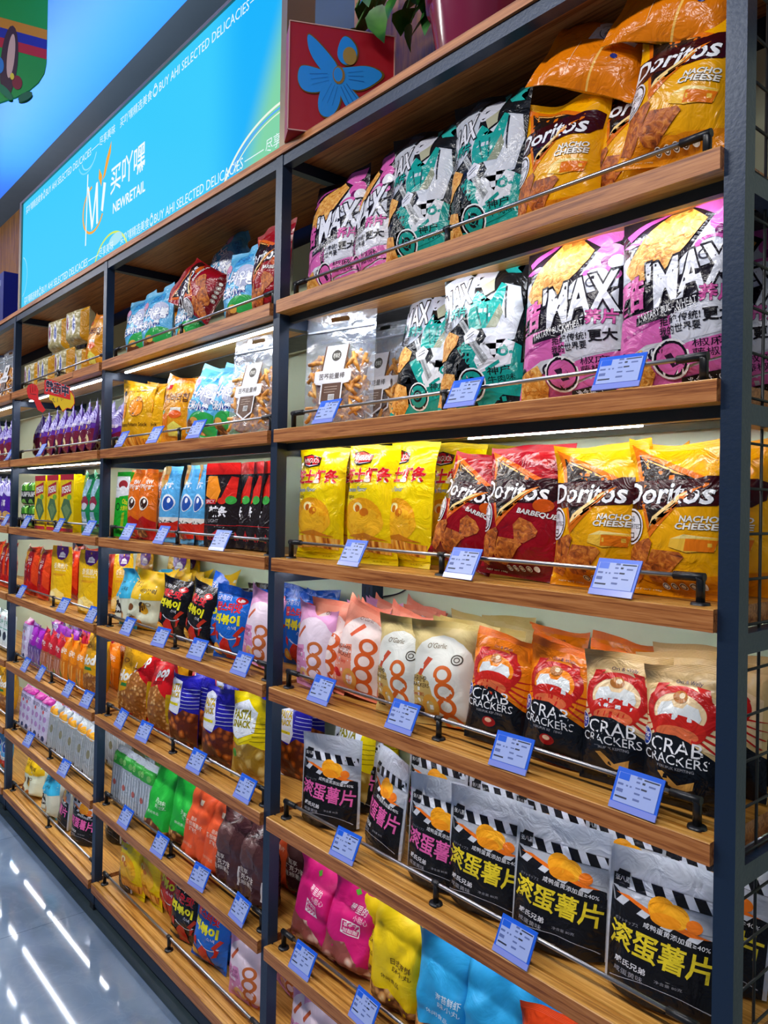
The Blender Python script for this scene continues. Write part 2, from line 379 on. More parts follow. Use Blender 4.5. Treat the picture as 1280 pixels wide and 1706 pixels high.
D('nacho', 'tortilla_chip_bag', 'chip bag', 'yellow nacho cheese chip bag', .180, .243, .078, 'pillow', 'F2AA04', tortilla('DE8606', 'E07010', '38080E',
    [T_('NACHO', .60, .475, .90, .515, 'F6F2E8', ol='2A1208', sh=.2, b=.03), T_('CHEESE', .56, .43, .90, .47, 'F6F2E8', ol='2A1208', sh=.2, b=.03)], 0,
    [('p', [(.50, .32), (.52, .37), (.64, .40), (.90, .385), (.88, .31), (.66, .29)], 'F6C040'), ('p', [(.64, .30), (.66, .375), (.90, .37), (.87, .30)], 'EE7A10'), ('p', [(.52, .37), (.64, .40), (.90, .385), (.66, .375)], 'FBE08A')]),
    back='E07A0A', bitems=[('r', 0, 0, 1, 1, 'E47C08'), ('r', 0, .42, 1, .44, 'F8C060'), ('r', .55, .2, 1, .62, 'E8E8EE'), ('o', .70, .42, .16, .14, .05, '303048'), *[('r', .60+.021*i, .34, .60+.021*i+(.012 if i % 3 else .006), .50, '202030') for i in range(10)], ('e', .35, .3, .03, .03, '203080'), ('r', .1, .66, .5, .665, 'F8D0A0')])
D('bbq', 'tortilla_chip_bag', 'chip bag', 'dark red barbecue tortilla chip bag', .178, .243, .078, 'pillow', '98081A', tortilla('6E0812', 'E06418', '2A060C',
    [T_('BARBEQUE', .56, .47, .96, .515, 'F2ECE8', ol='2A0808', sh=.2, rot=-6, b=.03)], 0,
    [('p', [(.55, .28), (.52, .40), (.60, .46), (.72, .43), (.80, .37), (.78, .33), (.66, .27)], 'chip2'), ('e', .82, .56, .1, .05, 'C8500E')]), back='B8BAC2')
def maxband(bg, txt, ic):
    return [('p', [(.50, .10), (1, .17), (1, .27), (.50, .20)], bg), ('e', .50, .16, .16, .095, 'F0F0F4'), ('e', .50, .16, .145, .085, '141018'), ('e', .50, .16, .125, .073, bg), *ic]
D('pinkmax', 'buckwheat_chip_bag', 'chip bag', 'pink black and white buckwheat chip bag', .203, .306, .08, 'pillow', '17111F', [
    ('p', [(.0, .55), (.0, .72), (.10, .74), (.16, .55)], 'B8BAC8'), ('p', [(0, .25), (.18, .32), (.6, .42), (.96, .62), (.98, 0), (0, 0)], 'C8CAD8'),
    ('p', [(.55, .97), (.72, .99), (.98, .97), (.94, .90), (.78, .87)], 'D060B0'), ('p', [(.05, .86), (.3, .93), (.45, .97), (.3, .90), (.1, .82)], 'B04898'), ('p', [(.02, .8), (.2, .82), (.26, .79), (.1, .78)], 'B04898'),
    ('p', [(.4, .55), (.95, .63), (.97, .86), (.74, .84), (.62, .7)], 'D4D8E8'),
    ('p', [(0, 0), (1, 0), (1, .16), (.6, .10), (.55, .42), (0, .40)], 'D866B0'), ('p', [(.05, .30), (.5, .38), (.5, .36), (.06, .28)], 'A83C88'),
    ('p', [(.52, .22), (.50, .42), (1, .50), (1, .28)], 'DCDEEA'),
    ('p', [(.06, .66), (.24, .82), (.40, .94), (.58, .945), (.72, .86), (.60, .74), (.42, .61), (.18, .56)], 'chip'),
    ('e', .86, .83, .12, .055, 'D860B0'), ('e', .84, .78, .05, .03, '701860'), ('e', .92, .775, .07, .04, 'E8E6F0'), ('o', .78, .71, .13, .05, .35, 'D860B0', 10, 190), ('r', .68, .66, .95, .70, 'E8E8F0'), ('o', .74, .66, .05, .03, .3, '303040'), ('o', .92, .70, .05, .03, .4, 'D860B0'),
    T_('酷', .02, .42, .27, .60, 'D85CA8', ol='140E1C', ow=.06, b=.035, rot=8, sh=.1), T_("'MAX", .28, .45, .97, .70, 'E6E8F4', ol='140E1C', ow=.075, b=.03, rot=10, sh=.1),
    ('p', [(.20, .385), (.72, .465), (.72, .415), (.45, .36), (.20, .345)], '140E1C'), T_('TARTARY BUCKWHEAT', .21, .385, .71, .425, 'F0F0F4', rot=9), T_('TABLETS', .50, .375, .71, .405, 'F0F0F4', rot=9),
    T_('荞片', .72, .415, .97, .50, 'D85CA8', ol='140E1C', ow=.05, b=.03), T_('拒绝传统!', .42, .325, .74, .37, '141018', rot=5, b=.01), T_('我的世界要', .42, .275, .74, .32, '141018', rot=5, b=.01), T_('更大', .75, .32, .97, .39, '141018', rot=4, b=.03),
    ('p', [(.12, .19), (.3, .24), (.46, .245), (.42, .20), (.3, .17)], 'D0D2DC'), ('o', .36, .19, .05, .03, .5, '201828'), ('r', .44, .19, .5, .27, '1A1222'), ('e', .08, .19, .04, .03, '1A1222'),
    *maxband('D866B0', '', [('p', [(.44, .18), (.50, .12), (.56, .13), (.50, .19)], '301430'), T_('椒麻', .68, .20, .92, .24, '1A1222', rot=4), T_('藤椒味', .68, .155, .95, .195, '1A1222', rot=4)]),
    ('p', [(.02, .02), (.06, .18), (.26, .22), (.36, .10), (.28, .01)], 'chip'), ('p', [(.52, .0), (.56, .07), (.96, .10), (.96, 0)], '141018'), T_('净含量:60g', .6, .035, .88, .075, 'E8E8F0', rot=4)], seal='15101C')
D('tealmax', 'buckwheat_chip_bag', 'chip bag', 'teal and white buckwheat chip bag with guitarist', .200, .308, .08, 'pillow', '11151B', [
    ('p', [(0, .48), (.30, .56), (.48, .66), (.46, .88), (.3, .94), (0, .90)], 'B8BECC'), ('p', [(.10, .93), (.3, .99), (.46, .97), (.36, .92)], '3A4450'),
    ('p', [(.70, .94), (.84, .985), (.97, .95), (.86, .925), (.94, .87), (.80, .88)], '22A49E'), ('p', [(.60, .98), (.68, .99), (.66, .92)], '22A49E'),
    ('p', [(.40, .865), (.44, .93), (.56, .955), (.66, .93), (.66, .84), (.58, .80), (.48, .805)], 'C6C8D6'), ('p', [(.455, .875), (.53, .885), (.50, .86)], '20242C'), ('p', [(.47, .825), (.52, .83), (.50, .815)], '20242C'), ('p', [(.53, .81), (.60, .73), (.70, .76), (.66, .86)], 'A8A890'),
    ('p', [(.42, .70), (.50, .77), (.58, .70), (.70, .74), (.80, .80), (.95, .77), (.99, .62), (.93, .42), (.66, .36), (.50, .40), (.44, .56)], 'C4CAD6'),
    ('p', [(.47, .72), (.51, .775), (.57, .68), (.68, .69), (.76, .81), (.82, .79), (.80, .62), (.70, .50), (.46, .50), (.44, .60)], '15988F'), ('p', [(.52, .66), (.60, .52), (.615, .52), (.54, .66)], '0A5A58'), ('p', [(.64, .66), (.66, .53), (.675, .53), (.66, .66)], '0A5A58'),
    ('p', [(.82, .78), (.95, .76), (.985, .60), (.91, .43), (.72, .385), (.54, .42), (.56, .47), (.74, .46), (.84, .56)], 'D2D6E0'), ('p', [(.81, .78), (.84, .56), (.855, .56), (.83, .78)], '20242C'), ('p', [(.66, .50), (.76, .50), (.82, .60), (.78, .66)], '8E947E'),
    ('p', [(.36, .49), (.62, .50), (.68, .44), (.60, .36), (.42, .22), (.34, .30), (.20, .20), (.12, .32)], '0A0F16'), ('p', [(.32, .40), (.46, .28), (.66, .16), (.98, .20), (.99, .38), (.88, .42), (.82, .30), (.70, .28), (.56, .36), (.42, .43)], '15988F'),
    ('p', [(.54, .30), (.62, .40), (.76, .30), (.86, .42), (.94, .40), (.90, .22), (.72, .17), (.60, .22)], 'DDE0E8'), ('p', [(.33, .57), (.38, .59), (.70, .30), (.64, .26)], 'A8ACB0'), *[('p', [(.345+.01*i, .575), (.65+.01*i, .28), (.654+.01*i, .28), (.349+.01*i, .575)], '181C22') for i in range(3)], ('p', [(.66, .24), (.80, .29), (.81, .27), (.67, .22)], '15988F'), ('o', .84, .34, .05, .03, .5, '15988F'),
    ('p', [(.40, .47), (.50, .52), (.60, .48), (.56, .42), (.44, .41)], 'D8DAE6'), ('p', [(.44, .44), (.54, .47), (.545, .465), (.445, .435)], '30343C'), ('p', [(.45, .465), (.54, .49), (.545, .485), (.455, .46)], '30343C'),
    ('p', [(0, .14), (.5, .10), (1, .26), (1, 0), (0, 0)], '15988F'), ('p', [(0, 0), (.5, .06), (.5, 0)], '0E1014'), ('p', [(.6, 0), (.8, .08), (1, .05), (1, 0)], '0E1014'),
    T_("'MAX", .02, .66, .44, .86, 'E2E4F0', ol='101018', ow=.07, b=.03, rot=14), T_('酷', .0, .60, .12, .72, '15988F', ol='101018', ow=.06, b=.03), T_('荞片', .20, .60, .42, .68, '15988F', ol='101018', ow=.05, b=.03), T_('大胆', .06, .53, .24, .60, '101018', ol='E8E8F0', b=.03),
    ('p', [(.0, .36), (.03, .47), (.20, .53), (.34, .48), (.32, .42), (.16, .34)], 'chip'), ('p', [(0, .06), (.02, .22), (.14, .26), (.30, .23), (.32, .10), (.2, .02)], 'chip'),
    *maxband('15988F', '', [('o', .50, .16, .07, .04, .4, '0E1418'), ('e', .5, .16, .03, .02, '0E1418'), T_('神户', .68, .20, .9, .25, '0E1418', rot=4, b=.01), T_('牛肉味', .68, .155, .95, .195, '0E1418', rot=4)]),
    ], seal='101216', back='C8CCD0')
D('shrimp', 'prawn_stick_bag', 'snack bag', 'yellow cheese prawn stick bag', .155, .273, .06, 'pillow', 'ECCE00', [
    ('e', .42, .38, .40, .17, 'E8A010'), ('e', .48, .34, .36, .13, 'F2B420'), ('e', .36, .47, .10, .04, 'F8E6A0'), ('e', .50, .43, .09, .035, 'D07010'), ('e', .36, .46, .05, .03, 'C46010'),
    ('p', [(.02, .09), (.06, .20), (.40, .215), (.96, .18), (.92, .085), (.5, .11)], 'fry'), ('p', [(.12, .23), (.5, .26), (.9, .20), (.4, .21)], 'C87A18'),
    ('p', [(.10, .92), (.30, .935), (.52, .905), (.50, .84), (.30, .82), (.16, .84)], '1E1612'), ('p', [(.12, .91), (.30, .925), (.50, .90), (.485, .85), (.30, .83), (.18, .85)], 'B01820'), ('p', [(.18, .85), (.30, .83), (.485, .85), (.30, .84)], 'E8E8F0'), T_('NINGUOS', .16, .86, .47, .90, 'F4ECE0', ol='701010'),
    T_('芝士虾条', .02, .67, .90, .80, 'C8141E', ol='F4E8D8', ow=.05, b=.04), T_('Cheese Flavor', .04, .60, .54, .64, '1878C8', sh=.25), T_('Crispy', .04, .53, .26, .58, '2A2A30'),
    ('r', 0, .05, 1, .056, 'A88A00'), T_('净含量:60g', .55, .02, .85, .035, '8A7000')], seal='DCC000')
D('lavender', 'prawn_cracker_bag', 'snack bag', 'lavender pink prawn cracker bag', .150, .200, .065, 'pillow', '-DE9CCB', [
    ('e', .54, .50, .52, .38, '-E8D6E6'), ('p', [(.12, .08), (.10, .5), (.98, .5), (.94, .08)], '-E8D6E6'), ('p', [(.04, .05), (.03, .50), (.46, .54), (.58, .30), (.54, .05)], '-D88CBC'), ('p', [(.20, .62), (.26, .60), (.40, .74), (.36, .77)], 'C85A30'),
    ('o', .72, .51, .15, .085, .42, 'C86A34'), *[('o', .72, .36-.15*i, .16, .09, .42, 'C86A34') for i in range(3)], ('o', .44, .16, .15, .10, .5, 'E8B878'), T_('SHRIMP', .08, .44, .44, .49, '8A3A68'), T_('CRACKERS', .08, .39, .46, .43, '8A3A68'), T_('Original', .10, .30, .34, .34, 'B84A78')], fin='matte', seal='-DE94C6')
D('peach', 'prawn_cracker_bag', 'snack bag', 'peach pink prawn cracker bag', .150, .208, .068, 'pillow', '-EE9478', [
    ('e', .54, .50, .52, .38, '-F0DCD8'), ('p', [(.12, .08), (.10, .5), (.98, .5), (.94, .08)], '-F0DCD8'), ('p', [(.02, 0), (.02, .50), (.40, .56), (.50, .34), (.50, 0)], '-EC8A6C'), ('p', [(.30, .66), (.36, .64), (.56, .78), (.50, .81)], 'D8501E'),
    ('o', .70, .58, .16, .09, .42, 'D85A1C'), *[('o', .70, .42-.15*i, .17, .095, .42, 'D85A1C') for i in range(3)], ('o', .46, .18, .15, .12, .5, 'E6A04A'), T_('SHRIMP', .05, .47, .40, .53, '7A2A1A'), T_('CRACKERS', .05, .41, .44, .46, '7A2A1A'), T_("Hot & Spicy", .08, .33, .36, .38, 'D8301C', sh=.2), ('e', .14, .22, .07, .035, 'D02018'), ('e', .2, .19, .07, .03, 'C01818'), T_("O'Garlic", .40, .84, .66, .88, '8A4838', sh=.2)], fin='matte', seal='-EA8468')
D('gold', 'prawn_cracker_bag', 'snack bag', 'gold prawn cracker bag', .150, .208, .068, 'pillow', '-CDB878', [
    ('e', .54, .50, .52, .38, '-E4E6DE'), ('p', [(.12, .08), (.10, .5), (.98, .5), (.94, .08)], '-E4E6DE'), ('p', [(.0, 0), (.02, .46), (.22, .53), (.40, .44), (.50, .2), (.48, 0)], '-C8A860'), ('p', [(.18, .50), (.25, .49), (.44, .66), (.36, .68)], 'C84A28'),
    ('o', .62, .52, .14, .085, .42, 'D8641C'), *[('o', .64+.02*i, .36-.15*i, .15, .09, .42, 'D8641C') for i in range(3)], ('o', .40, .20, .15, .12, .5, 'D89A38'), T_('SHRIMP', .04, .43, .36, .49, '4A3418'), T_('CRACKERS', .02, .38, .40, .42, '4A3418'), T_('Cumin BBQ', .06, .29, .30, .33, 'B83A18'), ('p', [(.02, .17), (.28, .17), (.22, .08), (.08, .08)], '201A1C'), ('e', .15, .18, .12, .03, 'nut'), T_("O'Garlic", .34, .76, .62, .81, '6A5428', sh=.2), ('o', .80, .66, .08, .05, .2, '3A3020'), ('o', .80, .66, .04, .025, .3, '3A3020')], fin='matte', seal='-C4AC64')
def crab(bg, low, word, wc, pic):
    legs = []
    for s in (-1, 1):
        for k in range(4): legs.append(('p', [(.45+s*.22, .52+.03*k), (.45+s*(.50+.03*k), .40+.07*k), (.45+s*(.52+.03*k), .405+.07*k), (.45+s*.22, .545+.03*k)], 'B8201A'))
    return [('p', [(.04, .45), (.05, .80), (.5, .88), (.95, .78), (.96, .42), (.6, .48)], 'E8CCA0' if bg == 'D8B880' else bg), *legs,
        ('o', .45, .70, .40, .16, .28, 'B81C1C', 20, 160), ('o', .45, .68, .40, .18, .26, 'B81C1C', 130, 220), ('o', .45, .68, .40, .18, .26, 'B81C1C', -40, 50),
        ('p', [(.20, .67), (.24, .735), (.36, .755), (.40, .72), (.50, .72), (.54, .755), (.66, .735), (.70, .67), (.66, .60), (.24, .60)], 'DCE2E4'), ('e', .45, .57, .31, .105, 'C4241C'), ('e', .45, .535, .24, .06, 'DC6A40'), ('e', .45, .79, .085, .04, 'A8682C'), ('e', .47, .80, .035, .018, 'D8C8A8'), ('p', [(.10, .74), (.16, .86), (.30, .87), (.20, .80)], 'C42420'), ('p', [(.80, .74), (.74, .86), (.60, .87), (.70, .80)], 'C42420'),
        ('p', [(0, 0), (1, 0), (1, .34), (.8, .42), (.6, .50), (.45, .53), (.22, .52), (.05, .46), (0, .42)], '10141C'),
        T_('CRAB', .16, .40, .74, .50, 'F2F2F6'), T_('CRACKERS', .08, .33, .80, .395, 'F2F2F6'), T_('KERUPUK KEPITING', .26, .295, .66, .315, 'A8A8B0'), *pic, T_(word, .30, .09, .70, .125, wc), T_('BLACK PEPPER', .36, .065, .62, .08, wc),
        ('e', .07, .47, .085, .065, 'E0E4F0'), ('e', .07, .47, .075, .057, '20409A'), T_('0g', .02, .465, .12, .51, 'F4F4FA'), T_('MSG', .03, .44, .11, .455, 'F4F4FA'), T_('Ori & Wally', .36, .865, .66, .895, '403450', b=.01)]
D('craborange', 'crab_cracker_bag', 'snack bag', 'orange and black crab cracker bag', .142, .205, .07, 'pillow', 'E87A0C', crab('EC8410', 0, 'KEPITING PEDAS', 'C04818', [('e', .46, .22, .10, .045, 'A01818'), ('e', .46, .235, .05, .02, 'E8C0A0')]), seal='E06A08')
D('crabbeige', 'crab_cracker_bag', 'snack bag', 'beige and black crab cracker bag', .146, .213, .07, 'pillow', 'D8B880', crab('D8B880', 0, 'LADA HITAM', 'C0A030', [('p', [(.26, .26), (.32, .27), (.48, .19), (.66, .24), (.64, .18), (.50, .15), (.38, .17)], 'D8A050')]), seal='C8A468')
def clapper(tc):
    it = [('r', .0, .80, 1, 1, '*DCE0EC'), ('r', .0, .0, .035, 1, '*D0D4E0'), ('r', .965, 0, 1, 1, '*D0D4E0'), ('r', .04, .705, .96, .795, '16161C')]
    for k in range(5): it.append(('p', [(.12+.18*k, .795), (.20+.18*k, .795), (.26+.18*k, .708), (.18+.18*k, .708)], 'D8DCEA'))
    it += [('p', [(.04, .705), (.96, .66), (.96, .57), (.50, .575), (.10, .66)], '*CACEDA'), ('p', [(.04, .70), (.12, .66), (.52, .595), (.96, .53), (.96, .46), (.5, .52), (.08, .60)], '16161C')]
    for k in range(4): it.append(('p', [(.14+.21*k, .655-.033*k), (.22+.21*k, .642-.033*k), (.16+.21*k, .585-.033*k), (.08+.21*k, .598-.033*k)], 'C8CCD8'))
    it += [('p', [(0.035, 0), (.965, 0), (.965, .48), (.5, .53), (.06, .60), (.035, .70)], '131318'), ('p', [(.08, .66), (.2, .64), (.36, .60), (.5, .57), (.74, .53), (.9, .54), (.7, .575), (.45, .61), (.2, .665)], 'E8701A'),
        ('e', .50, .65, .12, .085, 'F0A01C'), ('e', .62, .63, .11, .08, 'F2A824'), ('e', .54, .585, .13, .045, 'EC9018'), ('e', .77, .60, .065, .045, 'EE7A20'), ('o', .55, .63, .17, .07, .05, 'D88410', 20, 160),
        T_('咸鸭蛋黄添加量≥40%', .36, .475, .90, .515, 'E8E8F0', rot=-5, ol='16161C', ow=.03), ('p', [(.05, .76), (.09, .83), (.19, .82), (.20, .72), (.1, .70)], '16161C'), T_('张八黑', .06, .745, .20, .785, 'E4E4EC'),
        T_('滚蛋薯片', .06, .27, .94, .455, tc, b=.018, rot=-4), T_('ポテトチップス', .1, .475, .32, .50, '8A8A94'), T_('戚氏兄弟', .13, .19, .42, .235, 'D8D8E0', b=.02, rot=-3), T_('咸蛋黄味', .13, .135, .40, .17, '9A9AA4'), T_('净含量 80克', .5, .17, .72, .19, '8A8A94'), ('o', .5, .02, .46, .12, .03, 'B0B0BC', 20, 160), ('r', .2, .06, .55, .075, '50484C')]
    return it
D('silverpink', 'potato_chip_pouch', 'snack pouch', 'silver black pouch with pink letters', .162, .205, .075, 'pouch', '*D2D6E2', clapper('E060A8'), seal='*D2D6E2')
D('silveryellow', 'potato_chip_pouch', 'snack pouch', 'silver black pouch with yellow letters', .180, .212, .08, 'pouch', '*D2D6E2', clapper('E4CC2C'), seal='*D2D6E2')
def girl(bg, hair, food, txt, tc, vtop=.72):
    return [T_(txt[0], .48, .50, .88, .565, tc, b=.01), T_(txt[1], .52, .44, .88, .49, tc), T_('休闲食品', .30, .34, .70, .38, tc), ('p', [(0, 0), (1, 0), (1, .14), (.7, .20), (.45, .26), (.2, .22), (0, .28)], food)]
D('hotpink', 'strawberry_ring_bag', 'snack bag', 'hot pink strawberry puff ring bag', .150, .215, .075, 'gusset', '-D81878', [
    ('p', [(0, 0), (1, 0), (.98, .14), (.7, .22), (.5, .34), (.3, .30), (0, .38)], 'rings'), ('p', [(.42, .84), (.48, .87), (.54, .83), (.48, .80)], '58B030'),
    T_('莓里的', .45, .66, .76, .73, 'F4DCE8', b=.01), T_('小甜心', .56, .585, .82, .645, 'F4DCE8'), ('r', .38, .42, .70, .56, 'F4ECF0'), ('r', .395, .43, .685, .55, 'D81878'), T_('草莓味', .42, .495, .66, .54, 'F8F0F4', b=.01), T_('甜甜圈', .42, .44, .66, .485, 'F8F0F4', b=.01)], fin='matte')
D('yellowgirl', 'rice_cracker_bag', 'snack bag', 'bright yellow rice cracker bag', .150, .225, .08, 'gusset', '-F0CC08', girl('', '2A1A14', 'nut', ('日式海鲜', '味小丸'), '5A3C08'), fin='matte')
D('bluegirl', 'rice_cracker_bag', 'snack bag', 'sky blue rice cracker bag', .150, .225, .08, 'gusset', '-28A0DC', girl('', '3A2018', 'nut', ('海苔鲜虾', '味小丸'), 'D8ECF8'), fin='matte')
D('green', 'rice_cracker_bag', 'snack bag', 'bright green rice cracker bag', .150, .225, .08, 'gusset', '-20B83C', girl('', '141818', 'nut', ('芥末味', '青豆'), 'D8F4D8'), fin='matte')
D('orange', 'rice_cracker_bag', 'snack bag', 'orange rice cracker bag', .150, .225, .08, 'gusset', '-E8582A', [('r', .5, .78, .62, .84, 'F0E0C0'), T_('酷爽', .34, .56, .52, .61, 'F8DCC8'), T_('番茄味薯片', .16, .49, .78, .55, 'F8DCC8', b=.01), T_('烤味条', .30, .42, .62, .48, 'F8DCC8', b=.01), T_('新鲜好味道', .10, .22, .5, .26, 'F0B090')], fin='matte')
D('brown', 'chocolate_snack_bag', 'snack bag', 'dark brown chocolate snack bag', .150, .225, .08, 'gusset', '4A2A2C', [('r', .12, .50, .60, .82, '5A3C3C'), T_('甄享', .22, .42, .46, .48, 'E8D8D0'), T_('巧克力味', .12, .34, .66, .41, 'E8D8D0', b=.01), T_('粗粮薯片', .12, .27, .66, .33, 'E8D8D0'), ('r', .86, .2, .94, .42, 'D8D0D0')], seal='5E3A3E')
D('honey', 'almond_snack_bag', 'snack bag', 'yellow and cream honey almond bag', .155, .205, .08, 'gusset', '-E0E4C8', [('p', [(0, .52), (.5, .50), (1, .53), (1, 1), (0, 1)], '-ECBE0C'), T_('허니', .16, .70, .44, .80, '2A2018', b=.03), T_('버터갈릭', .44, .62, .86, .70, '2A2018', b=.02), ('e', .56, .36, .12, .09, 'D8A018', -30), ('e', .50, .42, .06, .05, '2A2018'), *[('r', .46+.05*i, .29+.03*i, .50+.05*i, .40+.03*i, '4A2C10') for i in range(3)], ('o', .70, .44, .08, .03, .3, '806820'), ('e', .22, .36, .08, .06, '7A4820'), ('e', .3, .16, .10, .06, 'nut'), ('e', .5, .12, .08, .05, 'D8802A'), T_('210g', .1, .2, .3, .25, '2A2018')], fin='matte', seal='-ECBE0C')
D('cyan', 'almond_snack_bag', 'snack bag', 'sky blue and cream almond snack bag', .155, .205, .08, 'gusset', '-E0E4CC', [('p', [(0, .52), (.5, .50), (1, .53), (1, 1), (0, 1)], '-3CBCE8'), T_('바다', .2, .72, .5, .82, '18242C', b=.03), T_('소금우유', .40, .64, .82, .71, '18242C', b=.02), ('p', [(.1, .22), (.12, .42), (.3, .46), (.45, .40), (.5, .24)], '2A1E1C'), ('e', .3, .3, .1, .06, 'F0F0E8'), ('e', .64, .22, .12, .07, 'nut')], fin='matte', seal='-3CBCE8')
def tteok(hot, w1, c1):
    return [('r', 0, .90, 1, 1, hot[1]), T_('궁중의', .04, .82, .5, .88, 'E8E8F0'), ('e', .78, .84, .14, .05, 'D01C24'), ('e', .78, .84, .08, .025, 'F0E8E8'), T_(w1, .10, .67, .84, .80, 'D81C2C', ol='F8F0F0', ow=.05, b=.045), T_('떡볶이', .10, .50, .84, .64, 'E8E020', ol=hot[2], ow=.05, b=.05), T_('스낵', .58, .44, .78, .49, 'E8E8F0'),
        ('o', .60, .40, .30, .10, .14, 'D8DCE8', 200, 340), ('p', [(.72, .36), (.80, .34), (.94, .48), (.88, .50)], 'C8341C'), ('p', [(.36, .02), (.34, .22), (.46, .32), (.60, .30), (.66, .14), (.64, .02)], 'C82418'), ('p', [(.2, .30), (.28, .26), (.30, .36), (.24, .40), (.18, .36)], 'C82418'), ('p', [(.7, .2), (.82, .24), (.88, .34), (.80, .36), (.78, .28)], 'C82418'), ('e', .2, .14, .15, .085, 'F0A030'), ('e', .2, .14, .09, .05, 'F8D060'), ('e', .85, .05, .12, .03, '284890')]
D('tteokblack', 'rice_cake_snack_bag', 'snack bag', 'black spicy rice cake snack bag', .155, .195, .065, 'pillow', '14141A', tteok(('', '1A1A22', '14141A'), '매운맛', ''), seal='1A1A20')
D('tteokblue', 'rice_cake_snack_bag', 'snack bag', 'bright blue lobster rice cake snack bag', .158, .205, .065, 'pillow', '1C6CD4', tteok(('', '1450B4', '1450B4'), '랍스터맛', ''), seal='1450B4')
D('tteokred', 'rice_cake_snack_bag', 'snack bag', 'red rice cake snack bag', .160, .215, .065, 'pillow', 'B81C18', tteok(('', 'A01410', '501010'), '매운맛', ''), seal='A01410')
D('potato', 'potato_stick_bag', 'chip bag', 'golden potato stick bag', .175, .245, .06, 'pillow', 'D8A010', [('e', .62, .62, .20, .155, '3A2410'), ('e', .62, .62, .19, .147, 'E88A14'), ('e', .22, .56, .10, .13, '3A2410'), ('e', .22, .56, .09, .122, 'E88A14'), T_('very kind kids', .30, .84, .80, .88, '4A3010'), ('e', .12, .84, .05, .035, '1A1A1A'), T_('Potato Potato Stick', .16, .33, .92, .385, '3A2410', b=.01), ('p', [(.2, .04), (.16, .16), (.4, .22), (.7, .18), (.96, .12), (.9, .03)], 'fry')], seal='D09808')
D('butter', 'potato_chip_bag', 'chip bag', 'orange-yellow butter chip bag', .165, .225, .06, 'pillow', 'E09414', [('r', 0, .9, 1, 1, 'D87A10'), ('r', .12, .80, .34, .87, 'B81C28'), T_('허니버터칩', .08, .60, .88, .74, '5A2C08', b=.02), ('e', .24, .34, .16, .12, 'E87A14'), ('r', .45, .44, .75, .52, 'E8E0D0'), ('e', .6, .42, .18, .06, 'E8601C'), ('p', [(.36, .12), (.4, .26), (.6, .32), (.8, .24), (.76, .10)], 'E8DC60'), ('e', .18, .46, .1, .03, '609028')], seal='D88410')
D('sky', 'popcorn_stick_bag', 'snack bag', 'light blue corn snack bag', .172, .225, .075, 'pillow', '5CB4E4', [('e', .70, .60, .24, .15, 'C0C8E4'), ('e', .15, .72, .16, .10, 'D89AB8'), ('p', [(.34, .76), (.40, .90), (.80, .88), (.78, .78)], '3C9CDC'), T_('옥수수', .42, .795, .76, .86, '1C5CA8', b=.02), ('e', .70, .16, .42, .19, '30A850'), T_('허니카우봉', .06, .50, .94, .68, 'F0F4FC', ol='22348C', ow=.07, b=.045, rot=-6), T_('玉米小棒', .12, .34, .78, .47, 'F0F4FC', ol='22348C', ow=.07, b=.04), ('p', [(.02, .02), (.1, .14), (.34, .22), (.6, .14), (.72, .04)], 'nut'), ('e', .46, .2, .12, .05, 'E8B050')], seal='6CBCE8')
D('horse', 'corn_puff_bag', 'snack bag', 'light blue big-eyed snack bag', .118, .245, .05, 'pillow', '58ACE4', [('p', [(0, 1), (.6, 1), (.5, .8), (.2, .7), (0, .74)], 'C8A060'), ('e', .08, .54, .20, .09, 'E8F0F8'), ('e', .66, .53, .28, .115, 'E8F0F8'), ('e', .68, .52, .23, .095, '2450A8'), ('e', .74, .56, .07, .035, 'F0F4FC'), ('e', .06, .53, .14, .07, '2450A8'), ('r', .14, .83, .48, .90, 'E07818'), T_('好吃', .44, .70, .84, .80, 'E8F0FA', b=.02), ('p', [(0, .06), (0, .28), (.12, .25), (.3, .32), (.5, .26), (.7, .32), (.88, .27), (1, .30), (1, .08)], 'C82818'), ('p', [(0, .28), (.12, .25), (.3, .32), (.5, .26), (.7, .32), (.88, .27), (1, .30), (1, .34), (0, .33)], 'F0ECE4'), ('e', .2, .12, .2, .06, 'nut')], seal='68B4E4')
D('orangehot', 'corn_puff_bag', 'snack bag', 'orange snack bag with round eye', .118, .240, .05, 'pillow', 'E06C10', [('p', [(0, .0), (1, 0), (1, .26), (.6, .34), (.2, .28), (0, .3)], 'B81C18'), ('e', .55, .52, .26, .10, 'F0E8D8'), ('e', .58, .52, .20, .08, '3A1C10'), ('e', .65, .55, .06, .03, 'F4F0E8'), T_('TYPE', .08, .74, .5, .80, 'F4E8D8', b=.02), T_('NEW', .5, .80, .86, .86, 'F4E8D8', b=.03), T_('好吃', .5, .70, .9, .79, 'F4E8D8', b=.02), ('e', .35, .1, .3, .07, 'nut')], seal='D86008')
D('blackred', 'spicy_strip_pouch', 'snack pouch', 'glossy black and red spicy strip pouch', .150, .245, .045, 'pouch', '1C1416', [('r', 0, .86, 1, 1, 'D01C18'), ('p', [(.05, .60), (.10, .84), (.35, .84), (.5, .66), (.4, .52)], 'E88A20'), ('p', [(.5, .55), (.75, .84), (.95, .82), (.9, .58)], 'C82018'), ('e', .55, .54, .12, .04, 'D02C1C'), ('e', .78, .55, .14, .05, '3A9A40'), ('r', .05, .50, .38, .56, 'C02028'), T_('SPICY', .08, .51, .35, .55, 'F0E8E8'), T_('辣条', .22, .34, .72, .48, 'E8E8F0', b=.04), T_('LIGHT', .2, .28, .5, .32, 'A8A8B0'), ('r', 0, .245, 1, .25, 'C02028'), ('p', [(.3, .12), (.5, .2), (.75, .12)], 'B02028'), T_('RED SPICY', .2, .08, .8, .12, 'C02830')])
